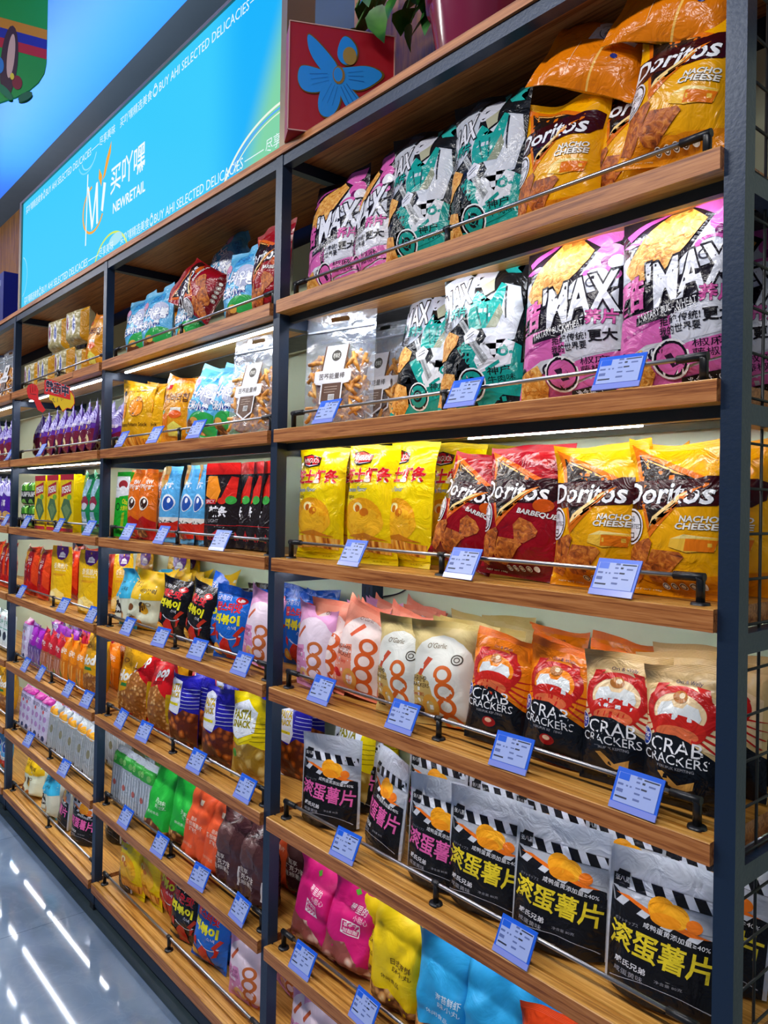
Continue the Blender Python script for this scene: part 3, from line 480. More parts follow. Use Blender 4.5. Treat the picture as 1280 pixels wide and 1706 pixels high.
D('silvertube', 'crisps_carton', 'snack carton', 'green and white crisps carton', .085, .235, .06, 'box', '1EA828', [('r', 0, .60, 1, .93, 'E4E8EC'), ('e', .5, .80, .34, .07, '9A2830'), ('e', .5, .72, .26, .06, 'F0F0F4'), ('p', [(0, .52), (.3, .62), (1, .64), (1, 0), (0, 0)], '1EA828'), T_('Oba', .52, .50, .92, .58, 'E8E020', b=.02, rot=-8), T_('大脆片', .42, .40, .94, .48, 'E8E020', b=.02), ('p', [(.5, .10), (.56, .36), (.74, .38), (.72, .10)], '98B018'), ('o', .22, .46, .14, .06, .3, '103818')])
D('yellowbox', 'seaweed_box', 'snack box', 'yellow and red crispy seaweed box', .145, .240, .035, 'box', 'E8C800', [('r', 0, .90, 1, 1, 'B81C38'), ('r', 0, 0, 1, .06, 'B81C38'), ('p', [(.08, .60), (.10, .80), (.84, .88), (.84, .68)], 'B01828'), T_('กรอบ', .14, .68, .80, .80, 'F0F0F0', b=.03, rot=6), T_('อร่อย', .30, .62, .78, .67, 'F0C030', rot=6), ('p', [(.08, .40), (.3, .58), (.7, .56), (.92, .34), (.5, .14)], '4A7048'), ('p', [(.2, .42), (.5, .48), (.8, .38), (.5, .22)], '6A8A58'), ('e', .7, .6, .16, .05, '70B030'), ('e', .15, .14, .07, .05, '7A1C2C'), T_('CRISPY', .5, .10, .9, .15, '30A060')])
D('greenbag', 'seaweed_snack_bag', 'snack bag', 'dark green seaweed snack bag', .120, .240, .04, 'pillow', '12804C', [('p', [(.1, .60), (.5, .92), (.9, .90), (.6, .62)], '9CC0D8'), ('e', .5, .52, .30, .10, '8A2440'), ('e', .5, .45, .24, .06, 'C8CCD8'), ('p', [(.2, .1), (.8, .1), (.7, .36), (.3, .36)], '84A8C0'), T_('Oba', .3, .2, .7, .28, 'F0F4F4', b=.02)])
D('seaweed', 'seaweed_pack', 'snack pack', 'black and green square seaweed pack', .100, .105, .03, 'pack', '20281C', [('r', .05, .62, .95, .98, '3E8A28'), ('r', .70, .64, .9, .96, '90D850'), T_('SEA LEAF', .08, .36, .92, .58, 'F0F0F0', b=.03), ('p', [(.2, .08), (.4, .26), (.8, .24), (.9, .06)], '7AB84A')])
D('purplewave', 'taro_chip_bag', 'snack bag', 'purple wave-striped snack bag', .160, .235, .05, 'pillow', '4A2AA0', [('r', 0, .62, 1, 1, 'C4C0EC'), *[('o', .35, .72, .16+.10*i, .06+.05*i, .12-.012*i, '5A48B0', 0, 180) for i in range(6)], ('p', [(0, .62), (.4, .70), (1, .58), (1, .1), (0, .1)], '4A1C9C'), T_('紫薯', .2, .40, .7, .54, 'F0E8F8', b=.03), ('e', .7, .2, .26, .10, 'D8B060'), ('e', .4, .14, .2, .07, 'C89858')], seal='B8B4E4')
D('purple', 'purple_snack_bag', 'snack bag', 'purple and maroon snack bag', .140, .210, .05, 'pillow', '5A2C98', [('r', 0, .60, 1, 1, 'A8A0D8'), *[('o', .5, .66, .14+.11*i, .05+.05*i, .12-.012*i, '4A3490', 0, 180) for i in range(5)], ('p', [(0, .38), (1, .5), (1, 0), (0, 0)], '701C38'), ('e', .3, .5, .16, .05, 'E8A020'), T_('香脆', .3, .56, .8, .64, 'F0E8F0', b=.02), ('e', .6, .26, .22, .1, 'E8D8A0'), ('e', .6, .24, .1, .05, '7A2838')], seal='8878C8')
D('ypouch', 'banana_chip_pouch', 'snack pouch', 'yellow banana chip pouch with purple top', .165, .245, .06, 'pouch', 'E8B80C', [('p', [(.20, 1), (.24, .86), (.36, .77), (.56, .75), (.74, .80), (.84, .9), (.86, 1)], '5A1C80'), ('e', .52, .95, .03, .02, 'E8A020'), ('p', [(.38, .80), (.42, .88), (.56, .90), (.68, .86), (.70, .80)], 'ECE8F4'), T_('TUANWEI', .40, .82, .68, .85, '503070'), T_('香蕉脆片', .22, .60, .86, .70, 'F8ECC0', b=.01), T_('BANANA CHIPS', .3, .56, .8, .585, 'F8ECC0'), ('r', .25, .50, .8, .508, 'D88018'), ('r', .25, .48, .7, .488, 'D88018'), ('p', [(.1, .04), (.2, .2), (.5, .26), (.8, .18), (.9, .04)], 'F4D878'), ('e', .35, .14, .14, .06, 'F8E8A8')])
D('redbag', 'hawthorn_snack_bag', 'snack bag', 'red and orange fruit snack bag', .150, .230, .055, 'pillow', 'C81C18', [('p', [(.0, .7), (.2, .98), (.5, .95), (.4, .6)], 'E8A020'), ('p', [(.70, .98), (1, .98), (1, .2), (.8, .3)], 'E8481C'), ('p', [(.25, .85), (.45, .96), (.7, .82), (.72, .3), (.22, .3)], '9A1420'), T_('山楂', .32, .70, .6, .8, 'F0D8D8', b=.02), T_('果干', .38, .58, .66, .68, 'F0D8D8', b=.02), T_('SNACK', .3, .5, .68, .54, 'F0D8D8'), ('e', .12, .3, .1, .12, 'E8E0C0'), ('e', .5, .18, .25, .09, 'B81818')], seal='E04818')
D('golddog', 'puffed_snack_bag', 'snack bag', 'golden puffed snack bag with window', .185, .245, .08, 'pillow', 'DCA010', [T_('Hod', .10, .52, .80, .68, 'F4F0E4', ol='4A3010', ow=.05, b=.05, rot=6, sh=.15), ('o', .3, .80, .12, .03, .3, '7A4A08'), ('p', [(0, .0), (0, .40), (.25, .34), (.6, .42), (1, .36), (1, 0)], 'pop'), ('p', [(.30, .44), (.7, .46), (.66, .50), (.34, .49)], '2A7A3A')], seal='D49808')
D('popred', 'popcorn_bag', 'snack bag', 'red popcorn bag with clear window', .165, .235, .085, 'pillow', 'C8141C', [('p', [(0, .08), (.0, .42), (.22, .62), (.55, .70), (.86, .56), (1, .30), (.9, .05)], 'pop'), T_('pop', .38, .76, .80, .90, 'F4ECEC', ol='501018', ow=.05, b=.04, rot=10), T_('popcorn', .34, .68, .70, .75, '3A0C10', rot=8), ('r', .88, .2, 1, .6, 'C8A010')], seal='C8141C')
D('cornblue', 'shell_snack_bag', 'snack bag', 'dark blue and white shell snack bag', .140, .225, .07, 'pillow', '2420A8', [('p', [(0, .50), (.0, .86), (.16, .94), (.46, .90), (.62, .60), (.55, .46)], 'E0E4F4'), *[('r', .60, .56+.05*i, 1, .568+.05*i, 'C8CCF0') for i in range(6)], T_('PASTA', .10, .76, .50, .86, 'C8A818', ol='4A3A08', b=.03, rot=6), T_('SNACK', .12, .67, .52, .75, 'C8A818', ol='4A3A08', b=.03, rot=6), ('r', .1, .575, .54, .61, 'E8D820'), T_('Spicy', .16, .58, .46, .605, '3A3A20'), ('p', [(0, 0), (1, 0), (1, .48), (.7, .54), (.5, .44), (0, .52)], 'shell'), ('p', [(0, .2), (.2, .02), (.3, 0), (0, 0)], 'E0E0EC')], seal='2A26B0')
D('cornyellow', 'pasta_snack_bag', 'snack bag', 'bright yellow pasta snack bag', .150, .235, .07, 'pillow', 'E8D008', [('p', [(0, .56), (.04, .86), (.4, .94), (.76, .84), (.78, .62), (.4, .52)], 'E4EAF4'), *[('r', .72, .52+.05*i, 1, .528+.05*i, '8A7800') for i in range(5)], T_('PASTA', .16, .74, .66, .84, '8A8218', ol='F0E868', b=.03, rot=5), T_('SNACK', .18, .65, .68, .73, '8A8218', ol='F0E868', b=.03, rot=5), ('p', [(.0, .54), (.4, .50), (.74, .60), (.76, .56), (.4, .46), (0, .5)], 'E8D820'), ('p', [(0, 0), (1, 0), (1, .42), (.7, .50), (.4, .44), (0, .48)], 'pasta'), ('e', .16, .40, .14, .06, 'B8641C'), ('e', .26, .34, .08, .05, '3C9A38')], seal='E0C808')
D('wafer', 'wafer_multipack', 'snack pack', 'clear multipack with green stripe', .120, .200, .05, 'pack', 'A8B4C0', [('p', [(.0, .72), (1, .72), (1, .92), (0, .92)], '34A03C'), ('e', .3, .82, .12, .05, '88C870'), ('e', .7, .8, .12, .05, '70B860'), *[('r', .12+.16*i, .05, .17+.16*i, .68, 'D4DCE8') for i in range(6)], ('e', .4, .4, .1, .05, 'B86058'), ('r', .1, .1, .3, .16, '38405A')])
D('whitecarton', 'cookie_pack', 'snack pack', 'white mint-green cookie pack', .105, .200, .05, 'pack', 'D8ECE8', [('r', .1, .1, .9, .9, 'E8F4F4'), ('e', .5, .4, .28, .11, '30384C'), T_('饼干', .2, .66, .8, .78, '3AA078', b=.02), ('r', .2, .56, .8, .58, '60B8A0'), ('e', .35, .84, .08, .04, 'D87878')])
D('jellypurple', 'jelly_stick_bag', 'snack bag', 'violet jelly stick bag', .115, .185, .05, 'pillow', 'A028B8', [('p', [(0, 0), (1, 0), (1, .5), (.5, .56), (0, .5)], '6A4A98'), *[('r', .1+.14*i, .02, .15+.14*i, .48, 'B0A0D0') for i in range(6)], T_('果冻条', .15, .64, .85, .76, 'F0D8F4', b=.02)], seal='B040C8')
D('jellyred', 'jelly_stick_bag', 'snack bag', 'red jelly stick bag', .115, .185, .05, 'pillow', 'D02838', [('p', [(0, 0), (1, 0), (1, .5), (.5, .56), (0, .5)], 'B06848'), *[('r', .1+.14*i, .02, .15+.14*i, .48, 'E0B0A0') for i in range(6)], ('e', .4, .16, .14, .08, '60A030'), T_('草莓味', .15, .64, .85, .76, 'F8E0E0', b=.02)], seal='D83848')
D('jellyorange', 'jelly_stick_bag', 'snack bag', 'bright orange jelly stick bag', .125, .195, .055, 'pillow', 'F08C14', [('p', [(0, 0), (1, 0), (1, .5), (.5, .56), (0, .5)], 'D87818'), *[('r', .1+.14*i, .02, .15+.14*i, .48, 'F0B050') for i in range(6)], ('e', .5, .2, .09, .09, '209048'), T_('香橙味', .15, .64, .85, .76, 'FCECD0', b=.02)], seal='F49C20')
D('lavpack', 'cookie_multipack', 'snack pack', 'lilac cookie multipack', .115, .205, .055, 'pack', 'B8A8D8', [('r', 0, .88, 1, 1, 'B83090'), ('r', .06, .04, .94, .84, 'D4D0EC'), *[('e', .28+.42*(i % 2), .16+.2*(i//2), .13, .06, '38406C' if i in (0, 1) else 'B890C8') for i in range(6)], ('e', .5, .7, .08, .04, 'D85860'), T_('酸奶', .2, .74, .8, .83, '584880')])
D('goldpack', 'cookie_multipack', 'snack pack', 'clear cookie multipack with orange pieces', .110, .205, .055, 'pack', 'A8B0B4', [('e', .3, .86, .2, .07, 'F0A020'), ('e', .7, .84, .22, .08, 'F4B030'), ('r', .0, .78, 1, .80, 'E8ECF0'), *[('r', .1+.16*i, .06, .16+.16*i, .72, 'C8CCD0') for i in range(5)], ('r', .1, .08, .4, .18, '283850'), ('e', .6, .5, .16, .08, '8C8868')])
D('clearyellow', 'puffed_grain_pack', 'snack pack', 'clear pack of pale puffed grains', .165, .145, .085, 'pack', 'D8D0A8', [('p', [(0, 0), (1, 0), (1, 1), (0, 1)], 'grain'), ('e', .3, .55, .10, .28, 'D8D8E4'), ('e', .3, .55, .06, .2, '8A4860'), ('e', .66, .5, .10, .28, 'D8D8E4'), ('e', .66, .5, .06, .2, '5868A8'), ('r', .9, 0, 1, 1, 'D89A18')])
D('orangewhite', 'fruit_snack_bag', 'snack bag', 'red-orange and white snack bag', .15, .20, .07, 'pillow', 'E84818', [('e', .4, .6, .36, .22, 'F0F0F0'), ('e', .3, .62, .12, .09, 'E8A020'), ('e', .55, .64, .1, .08, 'D02818'), T_('OH', .4, .4, .6, .48, 'F8F8F8', b=.03)])
D('clear', 'pretzel_pouch', 'snack pouch', 'clear zip pouch of fried dough sticks', .215, .285, .07, 'clear', 'CLEAR', [], hole=(.5, .93, .13, .022))
SEEDS = {'nacho': 3, 'bbq': 2, 'pinkmax': 2, 'tealmax': 2, 'shrimp': 2, 'silveryellow': 3, 'silverpink': 2, 'craborange': 2, 'crabbeige': 2, 'peach': 2, 'gold': 2, 'lavender': 2, 'hotpink': 2, 'yellowgirl': 2, 'bluegirl': 2, 'honey': 2, 'tteokblack': 2, 'tteokblue': 2, 'orange': 2, 'green': 2, 'brown': 2, 'cornblue': 2}
# clear film for the zip pouch
m, n, l, b = newmat('clear_film'); out = n['Material Output']
tr = n.new('ShaderNodeBsdfTransparent'); tr.inputs[0].default_value = (.93, .95, .98, 1); gl = n.new('ShaderNodeBsdfGlossy'); gl.inputs['Roughness'].default_value = .18; gl.inputs[0].default_value = (.9, .94, 1, 1)
df = n.new('ShaderNodeBsdfDiffuse'); df.inputs[0].default_value = (.75, .8, .88, 1); mx = n.new('ShaderNodeMixShader'); mx.inputs[0].default_value = .14; mx2 = n.new('ShaderNodeMixShader'); mx2.inputs[0].default_value = .17
t = objnoise(n, l, 22, 3, 1.); bp = n.new('ShaderNodeBump'); bp.inputs['Strength'].default_value = .8; bp.inputs['Distance'].default_value = .008; l.new(t.outputs['Fac'], bp.inputs['Height']); l.new(bp.outputs[0], gl.inputs['Normal']); l.new(bp.outputs[0], df.inputs['Normal'])
l.new(tr.outputs[0], mx.inputs[1]); l.new(gl.outputs[0], mx.inputs[2]); l.new(mx.outputs[0], mx2.inputs[1]); l.new(df.outputs[0], mx2.inputs[2]); l.new(mx2.outputs[0], out.inputs['Surface'])
_cm = cmat
def cmat(c, kind='film'):
    return MATS['clear_film'] if c == 'CLEAR' else _cm(c, kind)
STICK = texmat('fried_dough', [(.3, 'A05C1C'), (.5, 'E0983C'), (.7, 'F4C878')], 60, 4, .5, .45, .5)
def clear_extras(F, B, W, H, T):
    rnd = random.Random(5); mb = MB().mat(STICK)
    for _ in range(230):
        u, v = rnd.uniform(.14, .86), rnd.uniform(.06, .60); th = T*.40*(1-v/.84)**.75; x = (u-.5)*W; z = v*H; y = rnd.uniform(-th, th)
        a = rnd.uniform(-1.2, 1.2); e = rnd.uniform(-.3, .3); L = rnd.uniform(.018, .03); d = Vector((math.cos(a)*math.cos(e), math.sin(e)*.3, math.sin(a))); p = Vector((x, y, z)); q = d.orthogonal()*.003
        pts = [p-d*L, p+q, p+d*L]; pts = [Vector((min(max(k.x, -W*.42), W*.42), k.y, max(k.z, .012))) for k in pts]
        mb.tube(pts, [.0046, .0062, .0046], 6)
    lb = MB(); W2, H2 = .105, .165
    its = [('p', [(.0, .42), (.18, .40), (.18, .12), (.5, .0), (.82, .12), (.82, .40), (1, .42), (1, .60), (0, .60)], 'E8E8EC'), ('p', [(.22, .42), (.22, .14), (.5, .035), (.78, .14), (.78, .42)], '5A3824'), ('p', [(.16, .60), (.22, 1), (.9, 1), (.84, .60)], 'E4E4EA'), ('p', [(.14, .60), (.20, 1), (.24, 1), (.18, .60)], '5A3824'), ('p', [(.80, .60), (.86, 1), (.90, 1), (.84, .60)], '5A3824'),
        ('r', -.04, .44, 1.04, .62, 'F0F0F4'), ('e', .55, .84, .14, .085, '38342E'), T_('老味坊', .45, .80, .65, .88, 'E8E8E0'), T_('苦荞能量棒', .10, .48, .86, .575, '3A2A24', b=.01), ('r', .3, .36, .68, .37, 'B09888'), ('r', .3, .32, .68, .33, 'B09888'), ('r', .3, .28, .62, .29, 'B09888'), ('r', .44, .16, .62, .25, 'E8E8E8'), *[('r', .455+.02*i, .17, .463+.02*i, .24, '202020') for i in range(8)]]
    for v, f, c, L in items_to_polys(its, W2, H2):
        lb.mat(cmat(c, 'matte')); pts = []
        for x, y in v:
            X = x-W2/2; Z = y+.035; uu, vv = X/W+.5, Z/H; q = bilin(F, np.array([uu]), np.array([vv]), F.shape[1]-1, F.shape[0]-1)[0]; pts.append((X, min(-T/2*(1-vv/.84)**.75-.004, q[1]-.0045)-L*LSTEP, Z))
        lb.add(pts, f)
    return mb, lb
for k in DS:
    for s in range(SEEDS.get(k, 1)): make_bag_meshes(DS[k], sum(map(ord, k))+s*17)
CLEAR_ME = None
# ------------------------------------------------------------------ room
BAY = 1.133; PX = [-6.1415, -5.0085, -3.8755, -2.7426, -1.6047, -.4717]   # right edge of every front post
PW = .029; SZ = [1.9871, 1.6656, 1.3473, 1.0276, .7071, .3872, .0996]; TH = .032; YF = -.002; YW = .337; CAPZ = 2.374
def floor_mat():
    m, n, l, b = newmat('marble_floor'); tc = n.new('ShaderNodeTexCoord')
    t = n.new('ShaderNodeTexNoise'); t.inputs['Scale'].default_value = 1.6; t.inputs['Detail'].default_value = 8; t.inputs['Distortion'].default_value = 1.6; l.new(tc.outputs['Object'], t.inputs['Vector'])
    t2 = n.new('ShaderNodeTexNoise'); t2.inputs['Scale'].default_value = 3.1; t2.inputs['Detail'].default_value = 6; t2.inputs['Distortion'].default_value = 2.2; l.new(tc.outputs['Object'], t2.inputs['Vector'])
    v = ramp(n, l, t2.outputs['Fac'], [(.47, '000000'), (.5, '484848'), (.53, '000000')])
    r = ramp(n, l, t.outputs['Fac'], [(.3, '5A6E82'), (.5, '6E8298'), (.7, '8496A8')])
    mx = n.new('ShaderNodeMixRGB'); mx.inputs[2].default_value = lin('A8B8C8'); l.new(v.outputs[0], mx.inputs[0]); l.new(r.outputs[0], mx.inputs[1])
    br = n.new('ShaderNodeTexBrick'); br.offset = 0; br.inputs['Scale'].default_value = 1; br.inputs['Brick Width'].default_value = .8; br.inputs['Row Height'].default_value = .8; br.inputs['Mortar Size'].default_value = .0015
    br.inputs['Color1'].default_value = br.inputs['Color2'].default_value = (1, 1, 1, 1); br.inputs['Mortar'].default_value = (.45, .5, .55, 1)
    mp = n.new('ShaderNodeMapping'); mp.inputs['Location'].default_value = (.35, .83, 0); l.new(tc.outputs['Object'], mp.inputs['Vector']); l.new(mp.outputs[0], br.inputs['Vector'])
    m2 = n.new('ShaderNodeMixRGB'); m2.blend_type = 'MULTIPLY'; m2.inputs[0].default_value = 1; l.new(mx.outputs[0], m2.inputs[1]); l.new(br.outputs[0], m2.inputs[2])
    l.new(m2.outputs[0], b.inputs['Base Color']); b.inputs['Roughness'].default_value = .06; return m
FLOOR = floor_mat(); FSHADE = texmat('painted_floor_shade', [(.3, '2A363C'), (.6, '38464C')], 3, 5, 1, .25, .02)  # dark strip paints the shelving's shadow and reflection onto the floor
tag(MB().mat(FLOOR).box((-14, -6, -.05), (3, -.03, 0)).build('floor'), kind='structure')
tag(MB().mat(FSHADE).box((-14, -.03, -.05), (3, .6, 0)).build('floor_shade_strip'), kind='structure')
WALL = plain('pale_wall_paint', 'DDEBCB', .6, 0, .1, 8)
tag(MB().mat(WALL).box((-14, YW, 0), (3, .55, 2.30)).build('wall_back'), kind='structure')
GREY = plain('charcoal_paint_and_shade', '282A2A', .6, 0, .05, 8)
tag(MB().mat(GREY).box((-14, YW+.012, 2.30), (3, .55, 3.3)).build('wall_upper'), kind='structure')
o = MB().mat(WOODW).box((-1.75, YW, 2.376), (3, YW+.012, 3.3)).box((-14, YW, 2.376), (-3.70, YW+.012, 3.3)).build('trim_2'); tag(o, kind='structure')
BLUE = plain('blue_ceiling_paint', '2C7CF0', .5, 0, .02, 3)
tag(MB().mat(BLUE).box((-14, -6, 3.3), (3, .20, 3.4)).build('ceiling'), kind='structure')
tag(MB().mat(GREY).box((-14, .20, 3.3), (3, .55, 3.4)).build('ceiling_shade_strip'), kind='structure')  # dark colour of this strip stands for the ceiling's shaded rear behind the sign
# round-bottomed green banner hanging from the ceiling at the far left
bn = empty('hanging_banner', (-2.835, -.2, 2.98)); tag(bn, 'green hanging banner with orange, blue and red stripes, by the blue ceiling', 'banner')
BH = Matrix(((-.39, .92, 0, 0), (-.92, -.39, 0, 0), (0, 0, 1, 0), (0, 0, 0, 1)))
pts = [(0, .31)]+[(.0+.42-.42*math.cos(R_(a)), .06-.22*math.sin(R_(a))) for a in range(0, 91, 10)]+[(1.0, -.16), (1.0, .31)]
MB().mat(plain('banner_green', '0C8A34', .5)).prism(pts, -.006, .006, BH).build('panel', bn)
sb = MB(); fy = lambda s: -.0068
for k, (c, z) in enumerate((('C07808', .14), ('101E88', .105), ('B01028', .07))):
    for sd in (-1, 1):
        q = [(0, z), (.45, z+.045), (1, z+.06), (1, z+.095), (.45, z+.08), (0, z+.035)]; sb.mat(plain('banner_'+c, c, .5)); sb.add([BH@Vector((x, sd*.0068, zz)) for x, zz in q], [tuple(range(6))])
sb.build('stripe', bn)
eb = MB()
for q, c in ((ell(.24, .04, .05, .13, 20, 0, 360, 8), '3A1824'), (ell(.23, .06, .022, .08, 20, 0, 360, 8), 'C8A090'), (ell(.19, -.03, .03, .025), '7A1420'), (ell(.30, .02, .03, .03), '1C70B0'), (ell(.14, -.075, .045, .014, 20, 0, 360, -20), '0A5A38'), (ell(.26, -.07, .05, .016, 20, 0, 360, 25), '0A6A40'), (ell(.22, -.012, .012, .012), 'D8C030')):
    for sd in (-1, 1): eb.mat(plain('banner_'+c, c, .5)); eb.add([BH@Vector((x*.55-.01, sd*(.0072+.0002*len(eb.f)), z)) for x, z in q], [tuple(range(len(q)))])
eb.build('emblem', bn)
MB().mat(CHROME).tube([BH@Vector((.25, 0, .31)), BH@Vector((.25, 0, .325))], .004).build('hanger', bn)
# ------------------------------------------------------------------ steel frame of the shelving
WHERE = ['far beyond the left bay', 'at the far end, left of the left bay', 'between far left and left bays', 'between left and middle bays', 'between middle and right bays', 'at the right end, with wire mesh']
pl = MB().mat(plain('charcoal_plate', '2C3234', .5))
for i, x1 in enumerate(PX):
    if i == 0: continue
    fr = empty('ladder_frame', (x1, 0, 0)); tag(fr, 'dark blue steel upright frame '+WHERE[i], 'shelf frame', 'steel frames of the shelving')
    MB().mat(STEEL).box((-PW, 0, .02), (0, PW, 2.355)).build('post', fr)
    MB().mat(BLACK).box((-PW-.003, -.003, 0), (.003, PW+.003, .02)).build('foot', fr)
    up = MB().mat(STEEL).box((-.017, .298, 0), (.028, YW-.0005, 2.3)); up.mat(BLACK)
    for z in np.arange(.12, 2.25, .032):
        for dx in (.004, .022): up.box((-.017+.008+dx, .2972, z), (-.017+.012+dx, .298, z+.02))
    up.build('upright', fr)
    for z in SZ: MB().mat(STEEL).box((-PW+.002, PW, z-TH-.030), (-.002, .298, z-TH-.001)).build('side_rail', fr)
    MB().mat(STEEL).box((-PW+.002, PW, 2.327), (-.002, .298, 2.3548)).build('side_rail', fr)
    if i == 5:
        wm = MB().mat(plain('black_wire', '1E2022', .4)); xe = -.487-x1
        for k in range(-20, 17):
            z = 1.322+k*.0645
            if .03 < z < 2.34: wm.tube([(xe, .03, z), (xe, .297, z)], .0022, 6)
        for y in (.107, .182, .257): wm.tube([(xe-.003, y, .02), (xe-.003, y, 2.34)], .0024, 6)
        wm.build('wire_panel', fr)
for i in range(1, 5):
    L = PX[i+1]-PW-PX[i]-.001; bn_ = ['', 'far left', 'left', 'middle', 'right'][i]
    for z0, z1, wd in ((2.327, 2.3548, 'top'), (.012, .062, 'bottom')):
        o = MB().mat(STEEL).box((.0005, .002, z0), (L, PW, z1)).build('crossbar', None, (PX[i], 0, 0)); tag(o, 'dark blue steel bar across the %s of the %s bay' % (wd, bn_), 'bar', 'steel crossbars of the shelving')
# ------------------------------------------------------------------ wooden cap board
BN = ['far left', 'far left', 'left', 'middle', 'right']
cp = MB().mat(WOODF).box((-6.2, -.004, 2.3555), (-.44, YW-.002, CAPZ)).build('cap_board'); tag(cp, 'long pale oak board capping the top of the shelving frame', 'shelf')
# ------------------------------------------------------------------ shelves
LEDM = plain('led_white', 'F4F8FF', .5, emit=LED_POW)
ALU = plain('aluminium', 'A8ACB0', .35, .9)
ORD = ['top', 'second', 'third', 'fourth', 'fifth', 'sixth', 'bottom']
def shelf(bay, k):
    a, b_ = PX[bay]-.0005, PX[bay+1]-PW+.003; z = SZ[k]; y0 = -.012; a += .0; 
    s = empty('shelf', (a, 0, z)); tag(s, 'oak shelf board, %s shelf of the %s bay' % (ORD[k], BN[bay] if bay else 'furthest left'), 'shelf', 'oak shelves of the %s bay' % BN[bay])
    L = b_-a-.003
    bd = MB().mat(WOODF)
    # solid board with a shallow groove behind the front edge
    prof = [(y0, -TH), (y0, -.0015), (y0+.0015, 0), (.010, 0), (.010, -.003), (.016, -.003), (.016, 0), (.296, 0), (.296, -TH)]
    g = .0015   # clear of the posts beside it
    x0 = g; x1 = L; n_ = len(prof); o0 = len(bd.v)
    bd.v += [(x0, y, zz) for y, zz in prof]+[(x1, y, zz) for y, zz in prof]
    fs = [tuple(range(n_)), tuple(range(2*n_-1, n_-1, -1))]+[(i, i+n_, (i+1) % n_+n_, (i+1) % n_) for i in range(n_)]
    bd.f += fs; bd.mats.append(WOODT); bd.mi += [0, 0]+[0, 1, 1, 1, 1, 1, 1, 1, 1]; bd.sm += [False]*len(fs)
    bd.build('board', s)
    if k < 6:
        ly = {(4, 0): .048, (4, 1): .150, (3, 1): .048}.get((bay, k), .058 if k < 2 else .082); lw = .0025 if (bay, k) == (4, 1) else .004 if k and bay > 2 else .008
        MB().mat(ALU).box((.03, ly-.004, -TH-.005), (L-.03, ly+lw+.004, -TH)).build('led_channel', s)
        xa, xb = (.50, .90) if (bay, k) == (4, 1) else (.04, L-.04); MB().mat(LEDM).box((xa, ly, -TH-.0085), (xb, ly+lw, -TH-.0052)).build('led_strip', s)
        if (bay, k) == (4, 1): MB().mat(LEDM).box((.04, .046, -TH-.0062), (L-.04, .050, -TH-.0002)).build('led_strip', s)  # extra strip added unseen behind the lip to brighten the shelf below
        MB().mat(pl.mats[0]).box((.01, .175, -TH-.004), (L-.01, .294, -TH)).build('back_plate', s)
        lip = .018 if (bay, k) in ((4, 0), (3, 1), (4, 1)) else .006; MB().mat(pl.mats[0]).box((.002, .030, -TH-lip), (L-.002, .044, -TH)).build('front_channel', s)
    rl = empty('guard_rail', (0, 0, 0)); rl.parent = s
    e0, e1, yr, zr = .036, L-.036, .024, .040
    MB().mat(CHROME).tube([(e0+.036, yr, zr), (e1-.036, yr, zr)], .0038, 10).build('rod', rl)
    for xx, d in ((e0, 1), (e1, -1)):
        q = MB().mat(BLACK).lathe([(0, .004), (.013, .004), (.014, 0)], (xx, yr, 0), 16).tube([(xx, yr, .001), (xx, yr, zr-.004), (xx+d*.004, yr, zr)], .0065, 12).tube([(xx-d*.006, yr, zr), (xx+d*.04, yr, zr)], .0065, 12); q.build('bracket', rl)
    xm = L/2
    MB().mat(BLACK).lathe([(0, .004), (.013, .004), (.014, 0)], (xm, yr, 0), 16).tube([(xm, yr, .001), (xm, yr, zr+.003)], .0058, 12).tube([(xm-.008, yr, zr), (xm+.008, yr, zr)], .0062, 12).build('bracket', rl)
    return s
for bay in range(0, 5):
    for k in range(7):
        if bay == 0 and k < 7: continue
        shelf(bay, k)
# dark cables near the upright behind the right-hand post of the middle bay
for pts, lb in (([(-1.64, .30, 1.315), (-1.66, .30, 1.285), (-1.62, .302, 1.268), (-1.60, .29, 1.27)], 'short black cable looped left of the slotted upright, third shelf'), ([(-1.44, .33, 1.315), (-1.45, .325, 1.28), (-1.50, .325, 1.25), (-1.56, .32, 1.235)], 'short black cable curving right of the slotted upright, third shelf')):
    sp = [Vector(p) for p in pts]; fine = []
    for i in range(len(sp)-1):
        for t_ in np.linspace(0, 1, 6)[:-1 if i < len(sp)-2 else None]:
            p0, p1, p2, p3 = sp[max(i-1, 0)], sp[i], sp[i+1], sp[min(i+2, len(sp)-1)]
            fine.append(.5*((2*p1)+(p2-p0)*t_+(2*p0-5*p1+4*p2-p3)*t_**2+(3*p1-p0-3*p2+p3)*t_**3))
    tag(MB().mat(BLACK).tube(fine, .0022, 6).build('power_cable'), lb, 'cable')
# ------------------------------------------------------------------ backlit sign on the cap board
sg = empty('light_box_sign', (-2.72, 0, CAPZ)); tag(sg, 'large backlit sky-blue sign with white lettering on top of the shelving', 'sign')
def PS(mb, name, par=None): o = mb.build(name, par or sg); o.location = (2.72, 0, -CAPZ) if par is None else (0, 0, 0); return o
SX0, SX1, SZ0, SZ1 = -3.835, -1.628, 2.375, 2.893
fm = MB().mat(plain('champagne_aluminium', '9A8A74', .35, .6))
for a, b_ in (((SX0-.03, .004, SZ0), (SX0, .09, SZ1)), ((SX1, .004, SZ0), (SX1+.025, .09, SZ1)), ((SX0, .004, SZ1-.012), (SX1, .09, SZ1)), ((SX0, .004, SZ0), (SX1, .09, SZ0+.004))): fm.box(a, b_)
fm.mat(GREY).box((SX0, .03, SZ0+.004), (SX1, .09, SZ1-.012)); PS(fm, 'frame')
m, n, l, b = newmat('sign_face'); tc = n.new('ShaderNodeTexCoord'); sx = n.new('ShaderNodeSeparateXYZ'); l.new(tc.outputs['Object'], sx.inputs[0])
